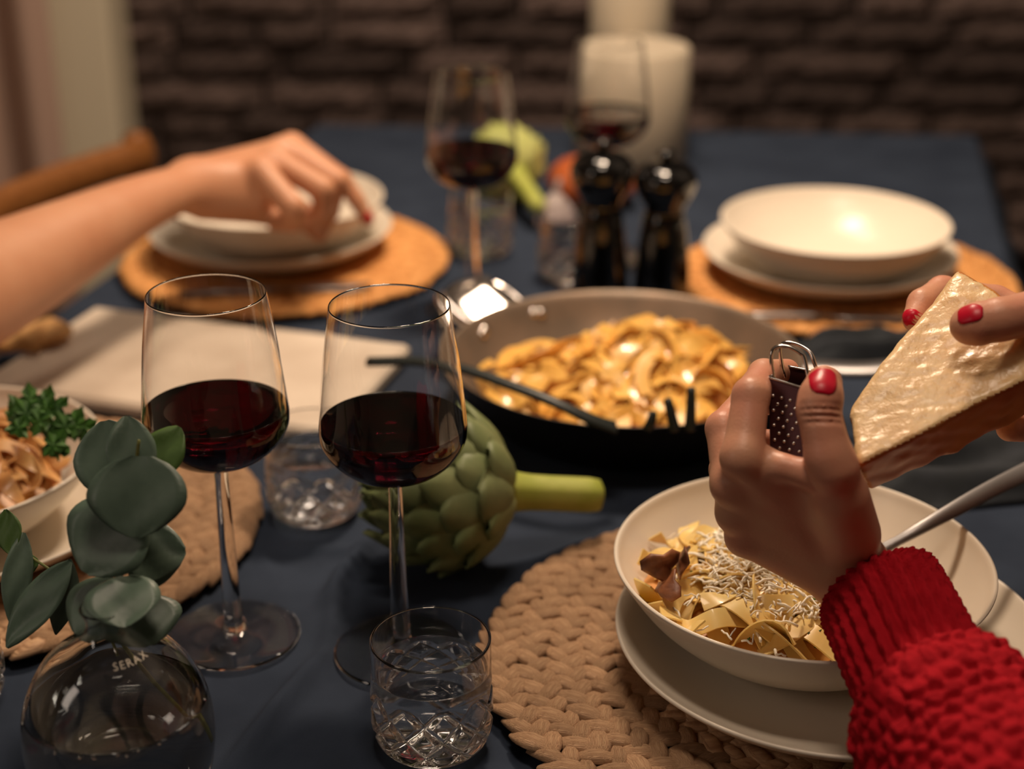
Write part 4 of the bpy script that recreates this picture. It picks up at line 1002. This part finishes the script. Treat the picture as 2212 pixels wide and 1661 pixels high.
# right hand closing on the wedge
rm = [((0.3217,0.8334,0.9593), .016, (0.3619,0.8458,0.9379), .024), ((0.3152,0.8020,0.9875), .016, (0.3607,0.8377,0.9443), .024), ((0.3262,0.8287,0.9364), .015, (0.3674,0.8414,0.9278), .024), ((0.3627,0.8401,0.9374), .024, (0.4295,0.8101,0.9063), .028), ((0.3289,0.8469,0.9404), .014, (0.3659,0.8516,0.9263), .022)]
rf = [
    [((0.3255,0.8010,0.9851), .0150), ((0.2828,0.7684,1.0053), .0128), ((0.2562,0.7572,1.0049), .0113), ((0.2441,0.7563,1.0027), .0112), ((0.2403,0.7578,1.0013), .0100)],
    [((0.3235,0.8407,0.9637), .0105), ((0.2891,0.8671,0.9740), .0092), ((0.2564,0.8667,0.9806), .0088), ((0.2403,0.8487,0.9794), .0084), ((0.2336,0.8374,0.9736), .0072)],
    [((0.3260,0.8406,0.9460), .0100), ((0.2907,0.8617,0.9493), .0088), ((0.2655,0.8502,0.9480), .0080), ((0.2558,0.8377,0.9443), .0072)],
    [((0.3280,0.8333,0.9344), .0095), ((0.3181,0.8211,0.9190), .0086), ((0.2992,0.8003,0.9213), .0080), ((0.2791,0.7849,0.9286), .0076)]]
fun, lo, hi = body_sdf(rm, rf, .012, .006)
v, f = surface_net(fun, lo, hi, .0016, 3)
hand2 = link_mesh('hand', rel(v, pe), f, M['skin'], pe); hand2['label'] = 'right hand holding the cheese wedge'
nail(hand2, pe, fun, (0.2389,0.7525,1.0091), A_((0.2333,0.7554,1.0056)) - A_((0.2471,0.7518,1.0075)), A_((-.10, -.60, .80)), .0128, .0110)
nail(hand2, pe, fun, (0.2302,0.8321,0.9763), A_((0.2302,0.8295,0.9704)) - A_((0.2371,0.8450,0.9808)), A_((-.85, .1, .5)), .0115, .0100)

# ribbed cuff and bobbly sleeve
def knit_tube(C, R, n, fn, name, closed_in=.006):
    C = crom(C, 1) if False else np.array(C); v, f = tube(C, R, n, cap=False, fn=fn); m_ = len(C)
    vi, _ = tube(C, np.array(R) - closed_in, n, cap=False); o = len(v); f2 = [tuple(o + i for i in q[::-1]) for q in f]
    for base in (0, (m_ - 1) * n):
        for k in range(n):
            k2 = (k + 1) % n; f2.append((base + k, o + base + k, o + base + k2, base + k2) if base == 0 else (base + k2, o + base + k2, o + base + k, base + k))
    return link_mesh(name, rel(np.vstack([v, vi]), pe), list(f) + f2, M['knit'], pe)
cc_ = crom([(0.1971,0.7273,0.8620), (0.2000,0.7193,0.8587), (0.2040,0.7018,0.8537), (0.2075,0.6775,0.8480), (0.2117,0.6530,0.8421), (0.2136,0.6410,0.8395)], 14)
nC = len(cc_); Rc = np.interp(np.linspace(0, 1, nC), [0, .05, .2, .6, 1], [.0285, .0325, .0340, .0345, .036])
def ribs(r, i, a):
    k = 26; u = (a * k / (2 * PI)) % 1; rib = math.cos(2 * PI * u); return r + .0017 * rib * (1 if rib > 0 else 1.3) + .0009 * math.sin(i * .95 + (PI if int(a * k / PI) % 2 else 0) + 2 * abs(rib)) * (.4 + .6 * (rib > 0)) + .0004 * math.sin(a * 3 + i * .1)
o = knit_tube(cc_, Rc, 312, ribs, 'sleeve_cuff'); o['label'] = 'ribbed red knit cuff'
sc2 = crom([(0.2132,0.6552,0.8372), (0.2176,0.6370,0.8355), (0.2260,0.6107,0.8303), (0.2395,0.5721,0.8245), (0.2636,0.5208,0.8196)], 28)
nS = len(sc2); Rs = np.interp(np.linspace(0, 1, nS), [0, .04, .12, .3, 1], [.0345, .0425, .0465, .049, .056])
sl = np.concatenate([[0], np.cumsum(np.linalg.norm(np.diff(sc2, axis=0), axis=1))])
def bobble(r, i, a):
    u = a * 32 / (2 * PI); w = sl[i] / .0098 + .35 * mnoise.noise((math.cos(a) * 4, math.sin(a) * 4, sl[i] * 45)); u = u + .35 * mnoise.noise((math.cos(a) * 4 + 9, math.sin(a) * 4, sl[i] * 45)); u2 = u + .5 * (int(w) % 2); du, dw = (u2 % 1) - .5, (w % 1) - .5
    return r + .0034 * max(0, 1 - (du * du + dw * dw) * 4.2) ** .7 * (.75 + .5 * mnoise.noise((u * .9, w * .9, 7.0))) + .0018 * mnoise.noise((u * 2.1, w * 2.1, 1.0)) + .0008 * mnoise.noise((u * 5, w * 5, 2.0)) + .003 * mnoise.noise((a * 1.3, w * .2, 4.0))
o = knit_tube(sc2, Rs, 320, bobble, 'sleeve'); o['label'] = 'chunky red knit sleeve with bobble stitch'

c2 = crom([(0.3886,0.8364,0.9216), (0.4079,0.8261,0.9130), (0.4349,0.8079,0.9014), (0.4514,0.7936,0.8936)], 14); R2 = np.interp(np.linspace(0, 1, len(c2)), [0, .1, 1], [.0315, .0345, .0365])
knit_tube(c2, R2, 312, ribs, 'sleeve_cuff')
c3 = crom([(0.4449,0.7986,0.8976), (0.4621,0.7799,0.8873), (0.4947,0.7374,0.8652), (0.5016,0.6777,0.8535)], 26); R3 = np.interp(np.linspace(0, 1, len(c3)), [0, .1, .3, 1], [.036, .044, .048, .054])
sl = np.concatenate([[0], np.cumsum(np.linalg.norm(np.diff(c3, axis=0), axis=1))]); knit_tube(c3, R3, 320, bobble, 'sleeve')

# ------------------------------------------------------------------ the other guest: bare right arm reaching over the plate
pa = thing('person', 'bare forearm and hand of a guest reaching across the far plate', 'person', (-0.3581,1.2580,0.8818))
wk = (-0.2968,1.3983,0.8905)
armc = crom([tuple(p) + (r,) for p, r in (((-0.4966,0.9316,0.8846), .053), ((-0.4514,1.0415,0.8862), .0500), ((-0.4106,1.1700,0.8803), .0440), ((-0.3473,1.3050,0.8893), .0290), ((-0.3201,1.3552,0.8918), .0235), ((-0.2952,1.4012,0.8897), .0210))], 6)
pm_ = [((-0.3033,1.3980,0.8897), .0215, (-0.2400,1.4229,0.8892), .0165), ((-0.3000,1.4042,0.8915), .0205, (-0.2324,1.4491,0.8941), .0150), ((-0.3003,1.4166,0.8897), .0190, (-0.2263,1.4752,0.8989), .0140), ((-0.3014,1.4326,0.8864), .0180, (-0.2206,1.4995,0.8970), .0135),
       ((-0.2931,1.3965,0.8790), .0180, (-0.2469,1.4178,0.8726), .0180), ((-0.2915,1.4074,0.8689), .0160, (-0.2302,1.4329,0.8573), .0130)]
fa = [
    [((-0.2370,1.4133,0.8997), .0130), ((-0.2051,1.3900,0.8715), .0122), ((-0.2070,1.4036,0.8527), .0105), ((-0.2260,1.4176,0.8473), .0095)],
    [((-0.2293,1.4454,0.9006), .0135), ((-0.1809,1.4246,0.8783), .0120), ((-0.1811,1.4311,0.8533), .0105), ((-0.1994,1.4368,0.8412), .0092)],
    [((-0.2233,1.4751,0.9036), .0126), ((-0.1712,1.4579,0.8768), .0118), ((-0.1787,1.4555,0.8466), .0100), ((-0.1887,1.4542,0.8261), .0080)],
    [((-0.2178,1.5010,0.9004), .0124), ((-0.1691,1.4873,0.8692), .0102), ((-0.1549,1.4840,0.8492), .0088), ((-0.1443,1.4810,0.8300), .0074)],
    [((-0.2814,1.4228,0.8641), .0160), ((-0.2385,1.4418,0.8527), .0160), ((-0.2064,1.4515,0.8450), .0135), ((-0.1891,1.4494,0.8253), .0085)]]
fun0, lo, hi = body_sdf(pm_, fa, .010, .008)
def fun(g):
    d = None
    for a, b_ in zip(armc, armc[1:]):
        x = cone_d(g, a[:3], b_[:3], a[3], b_[3]); d = x if d is None else np.minimum(d, x)
    return smin(d, fun0(g), .012)
lo = np.minimum(lo, armc[:, :3].min(0) - .06); hi = np.maximum(hi, armc[:, :3].max(0) + .06)
v, f = surface_net(fun, lo, hi, .0026, 3)
arm = link_mesh('arm', rel(v, pa), f, M['skin_arm'], pa)
nail(arm, pa, fun, (-0.1427,1.4754,0.8347), A_((-0.1388,1.4780,0.8232)) - A_((-0.1505,1.4829,0.8419)), A_((.5, -.4, .75)), .0085, .0070)
